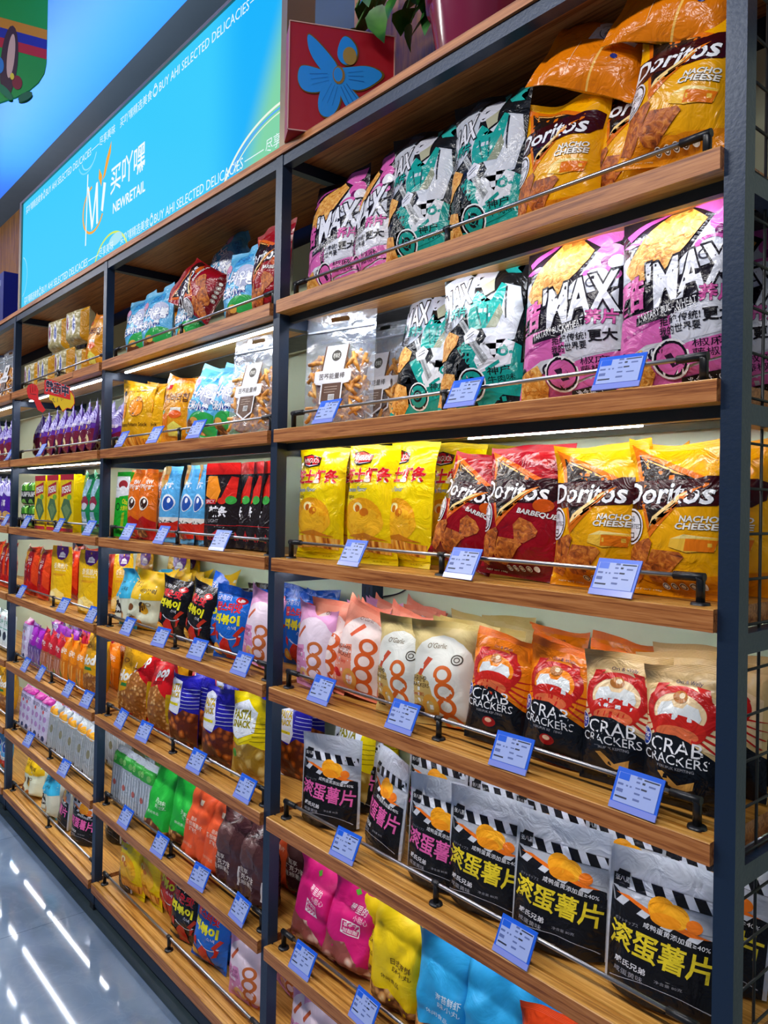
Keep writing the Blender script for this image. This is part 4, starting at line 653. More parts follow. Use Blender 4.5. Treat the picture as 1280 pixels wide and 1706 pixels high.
def mrange(a, b_, src, out0=0, out1=1):
    q = n.new('ShaderNodeMapRange'); q.interpolation_type = 'SMOOTHSTEP'; q.inputs['From Min'].default_value = a; q.inputs['From Max'].default_value = b_; q.inputs['To Min'].default_value = out0; q.inputs['To Max'].default_value = out1; l.new(src, q.inputs['Value']); return q
dg = n.new('ShaderNodeMath'); dg.operation = 'MULTIPLY_ADD'; dg.inputs[1].default_value = -.30; l.new(sx.outputs[2], dg.inputs[0]); l.new(sx.outputs[0], dg.inputs[2])
k1 = mrange(-2.62, -2.42, dg.outputs[0]); k2 = mrange(-2.62, -2.50, dg.outputs[0])
c1 = n.new('ShaderNodeMixRGB'); c1.inputs[1].default_value = lin('38CCFC'); c1.inputs[2].default_value = lin('12B4FC')
c2 = n.new('ShaderNodeMixRGB'); c2.inputs[2].default_value = lin('80D4A8'); dg2 = n.new('ShaderNodeMath'); dg2.operation = 'MULTIPLY_ADD'; dg2.inputs[1].default_value = -.55; l.new(sx.outputs[2], dg2.inputs[0]); l.new(sx.outputs[0], dg2.inputs[2])
k3 = mrange(-3.20, -3.05, dg2.outputs[0]); k1b = mrange(-2.05, -1.80, sx.outputs[0]); l.new(k1b.outputs[0], c1.inputs[0]); l.new(c1.outputs[0], c2.inputs[1]); l.new(k3.outputs[0], c2.inputs[0])
l.new(c2.outputs[0], b.inputs['Emission Color']); b.inputs['Emission Strength'].default_value = 1.0; b.inputs['Base Color'].default_value = (0, 0, 0, 1); b.inputs['Roughness'].default_value = .6; b.inputs['Specular IOR Level'].default_value = .08
PS(MB().mat(m).box((SX0, .012, SZ0+.004), (SX1, .03, SZ1-.012)), 'face_panel')
def glow(h, s=1.0):
    key = 'glow_'+h
    if key in MATS: return MATS[key]
    m, n, l, b = newmat(key); b.inputs['Specular IOR Level'].default_value = .08; b.inputs['Base Color'].default_value = (0, 0, 0, 1); b.inputs['Emission Color'].default_value = lin(h); b.inputs['Emission Strength'].default_value = s
    t = objnoise(n, l, 4, 2); mr = n.new('ShaderNodeMapRange'); mr.inputs['To Min'].default_value = s*.97; mr.inputs['To Max'].default_value = s*1.03; l.new(t.outputs['Fac'], mr.inputs['Value']); l.new(mr.outputs[0], b.inputs['Emission Strength']); return m
def sdec(name, items):
    mb = MB(); its = []
    for v, f, c, L in items_to_polys(items, 1, 1): mb.mat(glow(c)); mb.add([(x, .0115-L*.00008, z) for x, z in v], f)
    return PS(mb, name)
def row(zb, xs, h=.036, cut=None):
    its = []
    for kind, a, b_ in xs:
        if kind == 'cn': its.append(T_('买吖嘿精选美食', a, zb, b_, zb+h, 'E8FAFF'))
        elif kind == 'at': its += [('o', (a+b_)/2, zb+h*.45, (b_-a)*.42, h*.5, .22, 'E8FAFF'), ('o', (a+b_)/2, zb+h*.3, (b_-a)*.2, h*.2, .4, 'E8FAFF', 180, 360), ('o', (a+b_)/2, zb+h*.95, (b_-a)*.2, h*.2, .4, 'E8FAFF')]
        elif kind == 'en': its.append(T_('BUY AHI SELECTED DELICACIES', a, zb+.001, b_, zb+h*.86, 'E8FAFF'))
        elif kind == 'dash': its.append(('r', a, zb+h*.38, b_, zb+h*.46, 'E8FAFF'))
        elif kind == 'jx': its.append(T_('尽享美味', a, zb, b_, zb+h, 'E8FAFF'))
        elif kind == 'jx2': its.append(T_('尽享', a, zb, b_, zb+h, 'E8FAFF'))
    return its
for _seg in (row(2.392, [('cn', -3.79, -3.575), ('at', -3.572, -3.54), ('en', -3.53, -2.974), ('dash', -2.968, -2.862), ('jx', -2.856, -2.717)]), row(2.392, [('cn', -2.657, -2.415), ('at', -2.412, -2.38), ('en', -2.374, -1.816), ('dash', -1.808, -1.712), ('jx2', -1.703, -1.634)])
    , row(2.818, [('cn', -3.79, -3.545), ('at', -3.54, -3.51), ('en', -3.50, -2.960), ('dash', -2.955, -2.88), ('jx', -2.874, -2.723)]), row(2.818, [('cn', -2.679, -2.412), ('at', -2.409, -2.365), ('en', -2.357, -1.80), ('dash', -1.795, -1.70), ('jx2', -1.695, -1.64)])): sdec('lettering', _seg)
sdec('emblem', [('o', -2.925, 2.600, .115, .095, .10, 'F8A818', 100, 330), ('p', [(-3.005, 2.475), (-2.995, 2.475), (-2.985, 2.752), (-2.995, 2.752)], 'F4FCFF'), ('p', [(-2.99, 2.70), (-2.975, 2.70), (-2.925, 2.53), (-2.94, 2.52)], 'F4FCFF'), ('p', [(-2.94, 2.52), (-2.925, 2.53), (-2.885, 2.68), (-2.90, 2.69)], 'F4FCFF'), ('p', [(-2.90, 2.69), (-2.882, 2.69), (-2.872, 2.53), (-2.89, 2.53)], 'F4FCFF'), ('p', [(-2.845, 2.57), (-2.825, 2.56), (-2.80, 2.66), (-2.825, 2.67)], 'F4FCFF'),
    ('p', [(-2.845, 2.66), (-2.875, 2.70), (-2.87, 2.735), (-2.84, 2.70)], 'F8A818'), ('p', [(-2.835, 2.68), (-2.81, 2.69), (-2.76, 2.76), (-2.755, 2.80), (-2.80, 2.75)], 'F8A818'),
    T_('买吖嘿', -2.755, 2.598, -2.455, 2.70, 'F4FCFF', b=.01), T_('NEWRETAIL', -2.728, 2.523, -2.450, 2.562, 'F4FCFF', b=.02)])
for _bub in ([('o', -1.62, 2.30, .33, .205, .035, 'F0F8E8', 92, 160), ('o', -1.62, 2.30, .315, .192, .03, '5AA8F8', 92, 150), ('o', -1.62, 2.30, .30, .18, .02, 'ECF4D8', 92, 146),
    ], [('o', -2.745, 2.33, .17, .13, .06, 'D8EC50', 20, 160), ('e', -2.70, 2.425, .06, .022, 'A8E4F4')], [('o', -3.0, 2.83, .10, .07, .08, '78DCFC', 200, 340), ('o', -2.98, 2.82, .08, .05, .10, '98E4FC', 190, 350)], [('o', -3.85, 2.53, .10, .10, .04, 'A8ECFC', -70, 70)]): sdec('bubble', _bub)
# ------------------------------------------------------------------ red gift cube, plant, blue carton on the cap board
rc = empty('gift_box', (-1.523, -.043, CAPZ), (0, 0, R_(90-27))); tag(rc, 'red square box with a bright blue orchid, at the corner beside the sign', 'box')
S_ = .262; RED = plain('red_card', 'A4061A', .4, 0, .02)
MB().mat(RED).box((0.002, .002, .0008), (S_-.002, .072, S_)).build('body', rc)
eg = MB().mat(plain('pale_edge', 'D8A898', .4)); e_ = .0022
for a, b_ in (((0, 0, 0), (S_, e_, e_)), ((0, 0, S_-e_), (S_, e_, S_)), ((0, 0, 0), (e_, e_, S_)), ((S_-e_, 0, 0), (S_, e_, S_))): eg.box(a, b_)
eg.build('edge_trim', rc)
ol = '8C6A28'; fb = '1C8CE0'
pet = [[(.129, .235), (.145, .238), (.165, .215), (.16, .185), (.135, .175), (.118, .195)], [(.048, .228), (.062, .222), (.092, .195), (.118, .165), (.105, .135), (.085, .15), (.062, .175), (.05, .20)], [(.03, .145), (.04, .155), (.085, .148), (.115, .14), (.11, .12), (.07, .10), (.04, .100), (.028, .12)], [(.125, .16), (.15, .165), (.19, .175), (.222, .165), (.22, .15), (.18, .12), (.15, .12), (.13, .135)],
    [(.095, .128), (.118, .12), (.125, .09), (.115, .06), (.098, .045), (.08, .05), (.075, .075), (.082, .105)], [(.12, .125), (.145, .12), (.168, .10), (.178, .085), (.172, .068), (.15, .068), (.135, .085)]]
fl = MB()
for i, q in enumerate(pet):
    cx = sum(p[0] for p in q)/len(q); cy = sum(p[1] for p in q)/len(q)
    # smooth the petal outline, gold rim below the blue
    def sm(q, s): 
        for _ in range(2): q = [p for i_ in range(len(q)) for p in ((q[i_][0]*.75+q[(i_+1) % len(q)][0]*.25, q[i_][1]*.75+q[(i_+1) % len(q)][1]*.25), (q[i_][0]*.25+q[(i_+1) % len(q)][0]*.75, q[i_][1]*.25+q[(i_+1) % len(q)][1]*.75))]
        return [(cx+(x-cx)*s, cy+(y-cy)*s) for x, y in q]
    q1, q2 = sm(q, 1.26), sm(q, 1.17); fl.mat(plain('gold_ink', ol, .35, .6)).add([(x+.002, -.0004-.00008*i, z) for x, z in q1], [tuple(range(len(q1)))]); fl.mat(plain('orchid_blue', fb, .4)).add([(x, -.0011-.00008*i, z) for x, z in q2], [tuple(range(len(q2)))])
for q, c in ((ell(.122, .145, .015, .022), ol), (ell(.120, .146, .011, .017), fb), (ell(.148, .195, .017, .022), 'A08038')):
    fl.mat(plain('orchid_'+c, c, .4)).add([(x, -.0019-.0001*len(fl.mats), z) for x, z in q], [tuple(range(len(q)))])
for q in pet[2:]:
    cx = sum(p[0] for p in q)/len(q); cy = sum(p[1] for p in q)/len(q)
    for k in (-1, 0, 1):
        d = Vector((cx-.12, cy-.143)).normalized(); p = Vector((-d.y, d.x))*.008*k; a = Vector((.12, .143))+d*.025+p; b2 = Vector((cx, cy))+d*.012+p*1.6
        fl.mat(plain('orchid_vein', '0C5A9C', .4)).add([(a.x, -.0026, a.y), (b2.x, -.0026, b2.y), (b2.x+.001, -.0026, b2.y+.001), (a.x+.001, -.0026, a.y+.001)], [(0, 1, 2, 3)])
fl.build('orchid_print', rc)
# potted pothos
pp = empty('potted_pothos', (-1.075, .12, CAPZ)); tag(pp, 'trailing green pothos in a glossy plum pot, top of the right bay', 'plant')
PLUM = plain('plum_plastic', '7C1C40', .18, 0, .02, 20, coat=.5)
MB().mat(PLUM).lathe([(0, 0.001), (.070, .001), (.074, .01), (.097, .135), (.098, .138), (.104, .139), (.108, .175), (.109, .18), (.103, .181), (.098, .14), (0, .14)], n=48).build('pot', pp)
MB().mat(plain('potting_soil', '2E2218', .9, 0, .6, 80)).lathe([(0, .162), (.099, .158)], n=32).build('soil', pp)
lf = texmat('pothos_leaf', [(.3, '123A14'), (.55, '2A6A24'), (.75, '5A9A3C')], 12, 3, .6, .35, .15)
rnd = random.Random(11); fo = MB().mat(lf); stm = MB().mat(plain('pothos_stem', '4C7A30', .5))
def leaf(p, d, s, up):
    d = d.normalized(); a = d.cross(up).normalized(); nn = a.cross(d); vs = [p]; 
    sh = [(0, 0), (.06, .30), (.22, .50), (.5, .46), (.8, .22), (1.05, 0)]
    L_ = [p+d*u*s+a*v*s+nn*(-.25*u*u*s+.10*abs(v)*s) for u, v in sh]; R2 = [p+d*u*s-a*v*s+nn*(-.25*u*u*s+.10*abs(v)*s) for u, v in sh]; M = [p+d*u*s+nn*(-.25*u*u*s) for u, v in sh]
    vs = L_+M+R2; k = len(sh); fs = [(i, i+1, k+i+1, k+i) for i in range(k-1)]+[(k+i, k+i+1, 2*k+i+1, 2*k+i) for i in range(k-1)]; fo.add(vs, fs, True)
vines = [(-2.9, .22, .13), (-2.5, .17, .10), (2.9, .26, .15), (-3.0, .30, .15), (3.1, .34, .16), (-2.8, .26, .17), (2.7, .30, .14), (3.05, .42, .17), (-3.1, .38, .19), (2.95, .48, .18)]
for k in range(26): vines.append((rnd.uniform(-3.14, 3.14), rnd.uniform(.08, .18), rnd.uniform(.05, .16)))
for a, L, h in vines:
    dx = Vector((math.cos(a), math.sin(a)*.55, 0)); pts = []
    for i in range(9):
        t_ = i/8; pts.append(Vector((0, 0, .16))+dx*(L*t_)+Vector((rnd.uniform(-.006, .006), rnd.uniform(-.006, .006), h*math.sin(t_*2.2)*1.4-.05*t_**3*(L > .19))))
    stm.tube(pts, .0022, 6, False)
    for i in range(3, 9):
        if rnd.random() < .92: leaf(pts[i], (dx*.6+Vector((rnd.uniform(-.8, .8), rnd.uniform(-.9, .4), rnd.uniform(-1.2, .1)))), rnd.uniform(.045, .075), Vector((rnd.uniform(-.3, .3), -.5, 1)))
fo.build('foliage', pp); stm.build('stems', pp)
bc = empty('blue_carton', (-4.38, .10, CAPZ)); tag(bc, 'small blue carton with faint white print, on the cap left of the sign', 'box')
MB().mat(plain('blue_card', '10207C', .4)).box((-.085, -.05, .0005), (.085, .05, .30)).build('body', bc)
q = MB(); flat_decals(q, [T_('湘润', .2, .78, .7, .88, 'B8C0E0'), T_('SNACK', .2, .70, .6, .74, 'B8C0E0')], .17, .30, lambda x, y, L: (x-.085, -.0503-L*.0001, y)); q.build('print', bc)
fp = empty('potted_plant', (-4.62, .16, CAPZ)); tag(fp, 'dark green leafy plant in a brown pot, far left beyond the sign', 'plant')
MB().mat(plain('brown_pot', '4A1C18', .4)).lathe([(0, .001), (.06, .001), (.08, .10), (.075, .10), (0, .09)], n=24).build('pot', fp)
fo = MB().mat(lf)
for k in range(46):
    a = rnd.uniform(0, 6.28); r_ = rnd.uniform(0, .09); leaf(Vector((math.cos(a)*r_, math.sin(a)*r_, rnd.uniform(.1, .30))), Vector((math.cos(a), math.sin(a), rnd.uniform(-.6, .8))), rnd.uniform(.05, .08), Vector((0, 0, 1)))
fo.build('foliage', fp)
# ------------------------------------------------------------------ putting goods on the shelves
BAYX = {'R': ('right', 4), 'M': ('middle', 3), 'L': ('left', 2), 'F': ('far left', 1)}
EXTRA = {}
def spawn(D_, variant, full):
    """one package: Empty with parts when its parts can be seen, else one mesh"""
    v = variant % len(D_['parts'])
    if not full: 
        o = bpy.data.objects.new(D_['name'], D_['merged'][v]); COL.objects.link(o); return o
    r = bpy.data.objects.new(D_['name'], None); r.empty_display_size = .03; COL.objects.link(r)
    for nm, me in D_['parts'][v]:
        c = bpy.data.objects.new(nm, me); COL.objects.link(c); c.parent = r
    if D_['kind'] == 'clear':
        if 'clear' not in EXTRA:
            F, B, nu, nv = D_['surf'][0]; a, b_ = clear_extras(F, B, D_['W'], D_['H'], D_['T'])
            oa = a.build('dough_sticks'); ob = b_.build('paper_label'); EXTRA['clear'] = (oa.data, ob.data); bpy.data.objects.remove(oa); bpy.data.objects.remove(ob)
            zp = MB().mat(_cm('C8D4E8')).box((-D_['W']*.47, -.004, D_['H']*.845), (D_['W']*.47, .004, D_['H']*.858)).build('zip'); EXTRA['zip'] = zp.data; bpy.data.objects.remove(zp)
        for nm, me in (('dough_sticks', EXTRA['clear'][0]), ('paper_label', EXTRA['clear'][1]), ('zip_strip', EXTRA['zip'])):
            c = bpy.data.objects.new(nm, me); COL.objects.link(c); c.parent = r
            if nm == 'dough_sticks': c['kind'] = 'stuff'
    return r
PLACED = []
def solve_x(pm, y, z):
    a, b_ = -7., .4
    for _ in range(40):
        c = (a+b_)/2
        if proj(c, y, z)[0] < pm: a = c
        else: b_ = c
    return (a+b_)/2
NOMOVE = set()
def put(cell, key, pl, pr, y=None, tilt=4, roll=0, th=None, lift=0., back=0, full=True, var=None, sc_=1., row='front', bdy=.105, bkey=None, note=None, grp=None, bs=.96):
    D_ = DS[key]; bay, k = cell[0], int(cell[1])-1; z = SZ[k]+.0006+lift; W, H, T = D_['W']*sc_, D_['H']*sc_, D_['T']*sc_; pm, pw = (pl+pr)/2., float(pr-pl)
    if key in ('pouch',): pass
    def yc(t_): return (y if y is not None else .040+W/2*abs(math.sin(R_(t_)))*.80+T/2*math.cos(R_(t_))*.85)
    if th is None:
        best = None
        for t_ in range(-25, 52, 2):
            yy = yc(t_); x = solve_x(pm, yy, z+H/2); c_, s_ = math.cos(R_(t_)), math.sin(R_(t_))
            e0 = proj(x-W/2*c_, yy-W/2*s_, z+H/2)[0]; e1 = proj(x+W/2*c_, yy+W/2*s_, z+H/2)[0]; err = abs((e1-e0)*.96-pw)+abs(t_)*.05
            if best is None or err < best[0]: best = (err, t_)
        th = best[1]
    yy = yc(th); x = solve_x(pm, yy, z+H/2)
    i = len(PLACED); rr = random.Random(i*7+3); v = rr.randrange(8) if var is None else var
    o = spawn(D_, v, full)
    M = Matrix.Rotation(R_(th), 3, 'Z') @ Matrix.Rotation(R_(-tilt), 3, 'X') @ Matrix.Rotation(R_(roll), 3, 'Y')
    P = np.array(D_['pts'][v % len(D_['pts'])])*sc_; Q = P@np.array(M).T
    zo = z-Q[:, 2].min(); o.location = (x-(Q[:, 0].min()+Q[:, 0].max())/2*(1 if abs(roll) > 20 else 0), yy, zo); o.rotation_euler = M.to_euler()
    o.scale = (sc_,)*3
    # keep clear of the wall and of the posts at either end of the bay
    ymax = Q[:, 1].max()+yy
    if ymax > YW-.006: o.location.y -= ymax-(YW-.006)
    b_ = BAYX[bay][1]; xl, xr = PX[b_]+.004, PX[b_+1]-PW-.006
    for s_ in (0,):
        if o.location.x+Q[:, 0].min() < xl: o.location.x += xl-(o.location.x+Q[:, 0].min())
        if o.location.x+Q[:, 0].max() > xr: o.location.x -= (o.location.x+Q[:, 0].max())-xr
    PLACED.append(dict(o=o, key=key, cell=cell, row=row, D=D_, note=note, x=o.location.x, grp=grp))
    # further rows standing behind
    for n_ in range(back):
        Db = DS[bkey or key]; bs_ = (1.0 if Db['kind'] in ('gusset', 'pack') and k != 3 else bs)*rr.uniform(.97, 1.03); vb = rr.randrange(8); ob = spawn(Db, vb, False); tb = rr.uniform(-8, 10); Mb = Matrix.Rotation(R_(tb), 3, 'Z') @ Matrix.Rotation(R_(-rr.uniform(0, 7)), 3, 'X') @ Matrix.Rotation(R_(rr.uniform(-4, 4)), 3, 'Y')
        Qb = np.array(Db['pts'][vb % len(Db['pts'])])@np.array(Mb).T*bs_; ob.scale = (bs_, bs_*.78, bs_); yb = .04+T/2+bdy*(n_+1)+.012; yb = min(yb, YW-.008-Qb[:, 1].max())
        xb = x0b(o, pm, n_, W); xb = min(max(xb, xl-Qb[:, 0].min()), xr-Qb[:, 0].max())
        if n_ == 2 and yb <= lasty+.03: bpy.data.objects.remove(ob); continue
        lasty = yb; ob.location = (xb, yb, SZ[k]+.0006-Qb[:, 2].min()); ob.rotation_euler = Mb.to_euler()
        PLACED.append(dict(o=ob, key=bkey or key, cell=cell, row='back', D=Db, note=None, x=xb, grp=None))
    return o
def x0b(o, pm, n_, W): return o.location.x+W*(.30 if n_ % 2 == 0 else -.05)
c = 'R1'
put(c, 'bbq', 474, 520, y=.26, th=0, full=False, row='back')
put(c, 'pinkmax', 487, 572, tilt=6, th=4); put(c, 'pinkmax', 577, 645, tilt=6, th=-14, y=.10)
put(c, 'tealmax', 641, 746, tilt=6, th=0); put(c, 'tealmax', 748, 864, tilt=5, th=-2); put(c, 'tealmax', 866, 965, y=.24, th=0, full=False, row='back')
put(c, 'nacho', 862, 986, roll=3, th=6, tilt=7, sc_=1.0); put(c, 'nacho', 955, 1112, roll=12, th=8, tilt=8, y=.12, lift=.0); put(c, 'nacho', 1098, 1250, roll=8, th=6, tilt=8, lift=.03)
put(c, 'nacho', 925, 1095, y=.135, th=205, tilt=-20, roll=62, lift=.175, sc_=.86, note='lying on top, orange back and barcode up', row='top', full=True)
put(c, 'nacho', 1085, 1290, y=.135, th=200, tilt=-20, roll=66, lift=.20, sc_=.86, note='propped at right end, white barcode panel', row='top2', full=True)
c = 'R2'
put(c, 'clear', 483, 626, th=14, tilt=2, y=.10); put(c, 'clear', 455, 540, y=.24, th=6, tilt=1, row='back'); put(c, 'clear', 590, 700, y=.25, th=6, tilt=1, row='back')
put(c, 'tealmax', 648, 762, tilt=9, th=6, roll=4, y=.14); put(c, 'tealmax', 733, 868, tilt=8, th=8, roll=-3); put(c, 'tealmax', 800, 900, y=.25, th=4, tilt=2, full=False, row='back')
put(c, 'pinkmax', 868, 1032, tilt=4, th=6); put(c, 'pinkmax', 985, 1085, y=.24, th=0, tilt=2, full=False, row='back'); put(c, 'pinkmax', 1066, 1232, tilt=3, th=6, lift=.0)
put(c, 'pinkmax', 1215, 1330, y=.26, th=4, tilt=1, full=False, row='back')
c = 'R3'
put(c, 'blackred', 470, 520, y=.17, th=0, full=False, row='back')
put(c, 'shrimp', 486, 560, th=12, tilt=2); put(c, 'shrimp', 545, 585, y=.15, th=-6, full=False, row='back'); put(c, 'shrimp', 577, 662, th=10, tilt=2); put(c, 'shrimp', 648, 714, th=-4, tilt=3, y=.10); put(c, 'shrimp', 650, 740, y=.24, full=False, th=0, row='back'); put(c, 'shrimp', 712, 800, y=.20, th=6, tilt=2, full=False, row='back'); put(c, 'shrimp', 775, 850, y=.28, th=0, full=False, row='back')
put(c, 'bbq', 706, 822, roll=13, tilt=8, th=6, sc_=.92); put(c, 'bbq', 802, 930, roll=3, tilt=4, th=4); put(c, 'bbq', 880, 960, y=.24, th=0, full=False, row='back')
put(c, 'nacho', 924, 1072, tilt=3, th=4); put(c, 'nacho', 1010, 1110, y=.24, th=0, full=False, row='back'); put(c, 'nacho', 1070, 1226, tilt=3, th=2); put(c, 'nacho', 1200, 1330, y=.20, th=0, tilt=1, full=False, row='back')
c = 'R4'
put(c, 'lavender', 462, 506, back=3, th=0); put(c, 'lavender', 490, 536, y=.13, th=0, back=2)
put(c, 'peach', 503, 575, roll=6, tilt=6, back=2, th=8); put(c, 'peach', 548, 635, tilt=8, th=12, roll=8, back=3); put(c, 'peach', 600, 655, y=.14, th=2, tilt=3, back=2)
put(c, 'gold', 638, 702, th=4, tilt=3, back=3); put(c, 'gold', 688, 792, th=16, tilt=5, roll=-3, back=3); put(c, 'gold', 740, 806, y=.15, th=4, back=2)
put(c, 'craborange', 772, 882, th=10, tilt=8, roll=2, back=3); put(c, 'craborange', 868, 984, th=8, tilt=7, roll=3, back=3)
put(c, 'crabbeige', 972, 1100, th=8, tilt=6, back=3); put(c, 'crabbeige', 1098, 1240, th=6, tilt=5, back=2)
c = 'R5'
put(c, 'cornyellow', 468, 500, y=.20, th=0); put(c, 'cornyellow', 505, 590, y=.28, th=0, full=False, row='back'); put(c, 'silverpink', 490, 612, th=22, tilt=2, y=.085); put(c, 'silverpink', 530, 632, y=.20, th=10, full=False, row='back')
put(c, 'silverpink', 606, 678, th=-16, tilt=6, y=.10, back=2, bdy=.12, bs=1.05); put(c, 'silverpink', 677, 790, th=10, tilt=3, back=2, bdy=.12, bs=1.05)
put(c, 'silveryellow', 745, 880, th=10, tilt=3, back=2, bdy=.12, bs=1.03); put(c, 'silveryellow', 850, 1014, th=12, tilt=5, back=2, bdy=.12, bs=1.03); put(c, 'silveryellow', 1010, 1195, th=10, tilt=6, back=2, bdy=.12, bs=1.03)
c = 'R6'
put(c, 'brown', 456, 512, th=0, back=2, y=.13); put(c, 'hotpink', 482, 566, th=8, tilt=7, roll=4, back=2); put(c, 'hotpink', 535, 628, th=16, tilt=8, roll=7, back=3)
put(c, 'yellowgirl', 590, 665, th=4, tilt=4, y=.12, back=2); put(c, 'yellowgirl', 622, 708, th=10, tilt=3, back=3); put(c, 'bluegirl', 698, 790, th=8, tilt=4, back=3); put(c, 'bluegirl', 780, 880, th=10, tilt=3, back=3); put(c, 'orangewhite', 868, 985, th=8, tilt=3, back=2, bkey='bluegirl')
c = 'R7'
put(c, 'lavender', 458, 512, th=10, back=2); put(c, 'lavender', 500, 566, th=8, back=2, bkey='peach'); put(c, 'peach', 560, 640, th=8)
# middle bay
c = 'M1'
put(c, 'sky', 166, 238, tilt=6, roll=-6, th=10); put(c, 'sky', 222, 304, tilt=5, th=8, roll=-3); put(c, 'sky', 290, 345, y=.11, th=4, tilt=6); put(c, 'sky', 325, 425, y=.17, roll=52, th=0, tilt=14, lift=.13, note='tipped over on the pile', row='top')
put(c, 'bbq', 268, 410, roll=-62, tilt=14, th=16, y=.095, lift=.035, sc_=.95, note='tipped sideways'); put(c, 'sky', 378, 430, tilt=4, th=4); put(c, 'bbq', 424, 480, th=0, tilt=3)
put(c, 'butter', 190, 230, y=.24, th=0, full=False, row='back')
c = 'M2'
put(c, 'potato', 180, 246, th=16, tilt=3); put(c, 'potato', 236, 272, y=.13, th=-4, tilt=3); put(c, 'butter', 262, 328, th=14, tilt=4, roll=2); put(c, 'butter', 270, 318, y=.2, full=False, th=0, row='back'); put(c, 'sky', 302, 366, roll=12, tilt=8, th=8); put(c, 'sky', 356, 400, roll=8, th=0, tilt=5, y=.11); put(c, 'clear', 368, 472, th=8, tilt=5)
c = 'M3'
put(c, 'silvertube', 183, 213, th=10); put(c, 'orangehot', 213, 238, tilt=2); put(c, 'orangehot', 228, 262, th=8, tilt=2); put(c, 'orangehot', 250, 282, y=.17, th=0, full=False, row='back'); put(c, 'horse', 261, 301, tilt=2, th=6); put(c, 'horse', 297, 328, tilt=3, th=-6); put(c, 'horse', 320, 346, tilt=3, th=-12); put(c, 'horse', 330, 358, y=.17, th=0, full=False, row='back')
put(c, 'blackred', 341, 398, th=14, tilt=1); put(c, 'blackred', 384, 414, th=-10, tilt=4, y=.10); put(c, 'blackred', 404, 430, th=-14, tilt=4, y=.10); put(c, 'blackred', 420, 446, th=-14, tilt=4, y=.10); put(c, 'blackred', 438, 462, th=-14, tilt=4, y=.10)
c = 'M4'
put(c, 'ypouch', 183, 222, y=.25, th=4, full=False, row='back'); put(c, 'ypouch', 225, 262, y=.29, th=4, full=False, row='back'); put(c, 'ypouch', 258, 296, y=.29, th=4, full=False, row='back')
put(c, 'cyan', 180, 216, th=0, back=2); put(c, 'honey', 214, 276, th=20, tilt=5, back=3, roll=3); put(c, 'honey', 240, 284, y=.14, th=4, back=2); put(c, 'tteokblack', 256, 314, th=12, tilt=7, roll=5, back=3, bkey='honey'); put(c, 'tteokblack', 302, 350, th=0, tilt=8, roll=8, back=3); put(c, 'tteokblue', 330, 374, roll=12, tilt=7, th=0, y=.10, back=2, bkey='tteokblack'); put(c, 'tteokblue', 354, 420, th=12, tilt=3, back=3); put(c, 'lavender', 398, 458, roll=8, tilt=6, th=4, back=2, bkey='tteokblue')
c = 'M5'
put(c, 'golddog', 178, 232, th=8, tilt=5, back=2); put(c, 'popred', 200, 260, th=16, tilt=6, roll=4, y=.09, back=2, bkey='golddog'); put(c, 'popred', 248, 292, th=4, tilt=4, back=3); put(c, 'cornblue', 281, 332, th=12, tilt=3, back=3, bkey='popred'); put(c, 'cornblue', 318, 352, y=.13, th=0, back=2); put(c, 'cornblue', 341, 390, th=10, tilt=2, back=3); put(c, 'cornyellow', 386, 448, th=12, tilt=2, back=3, bkey='cornblue')
c = 'M6'
for i, (a, b_) in enumerate(((172, 196), (188, 212), (204, 228), (220, 244), (234, 258))): put(c, 'wafer', a, b_, th=2, tilt=6, back=1); put(c, 'whitecarton', a+14, b_+14, y=.25, th=0, full=False, row='back', sc_=1.18)
put(c, 'green', 250, 298, th=0, tilt=4, back=2); put(c, 'green', 286, 338, th=14, tilt=5, roll=3, back=3); put(c, 'orange', 314, 358, th=4, tilt=4, back=3); put(c, 'orange', 346, 394, th=4, tilt=5, back=3); put(c, 'brown', 368, 420, th=0, tilt=2, back=2, bkey='orange'); put(c, 'brown', 412, 456, th=-4, tilt=2, back=3)
c = 'M7'
put(c, 'silverpink', 172, 192, th=-8, y=.14); put(c, 'silveryellow', 184, 212, th=-18, tilt=2); put(c, 'shrimp', 204, 242, th=8, tilt=1, back=1); put(c, 'shrimp', 238, 272, th=0, tilt=1, y=.10, back=1); put(c, 'shrimp', 266, 292, th=-4, y=.12, back=1); put(c, 'tteokred', 264, 300, y=.10, roll=16, th=0); put(c, 'tteokblack', 284, 336, th=12, tilt=2, roll=4, back=2); put(c, 'tteokblue', 322, 376, th=12, tilt=3, roll=5, back=2); put(c, 'tteokblue', 352, 392, th=0, tilt=5, y=.13); put(c, 'lavender', 380, 446, th=14, tilt=2, back=2)
# left bay
c = 'L1'
put(c, 'clear', 32, 80, th=6, tilt=1, y=.18); put(c, 'clear', 60, 96, y=.24, th=0, row='back')
put(c, 'clearyellow', 45, 72, th=0, tilt=0); put(c, 'clearyellow', 68, 100, th=0, tilt=0); put(c, 'clearyellow', 98, 130, th=0, tilt=0); put(c, 'clearyellow', 124, 154, th=0, tilt=0, y=.12); put(c, 'clearyellow', 86, 122, lift=.147, th=4, tilt=0, row='stack'); put(c, 'clearyellow', 120, 150, lift=.147, th=4, tilt=0, row='stack'); put(c, 'butter', 148, 172, th=0, roll=4, tilt=3)
c = 'L2'
for i, a in enumerate((44, 57, 70, 83, 96, 109, 122, 135, 147)): put(c, 'purple', a-9, a+12, th=-14, tilt=8, roll=5, back=1, y=.085)
c = 'L3'
put(c, 'purplewave', 32, 50, th=0, y=.16); 
for a in (36, 50): put(c, 'seaweed', a, a+14, th=0, tilt=0); put(c, 'seaweed', a, a+14, th=0, tilt=0, lift=.107, row='stack')
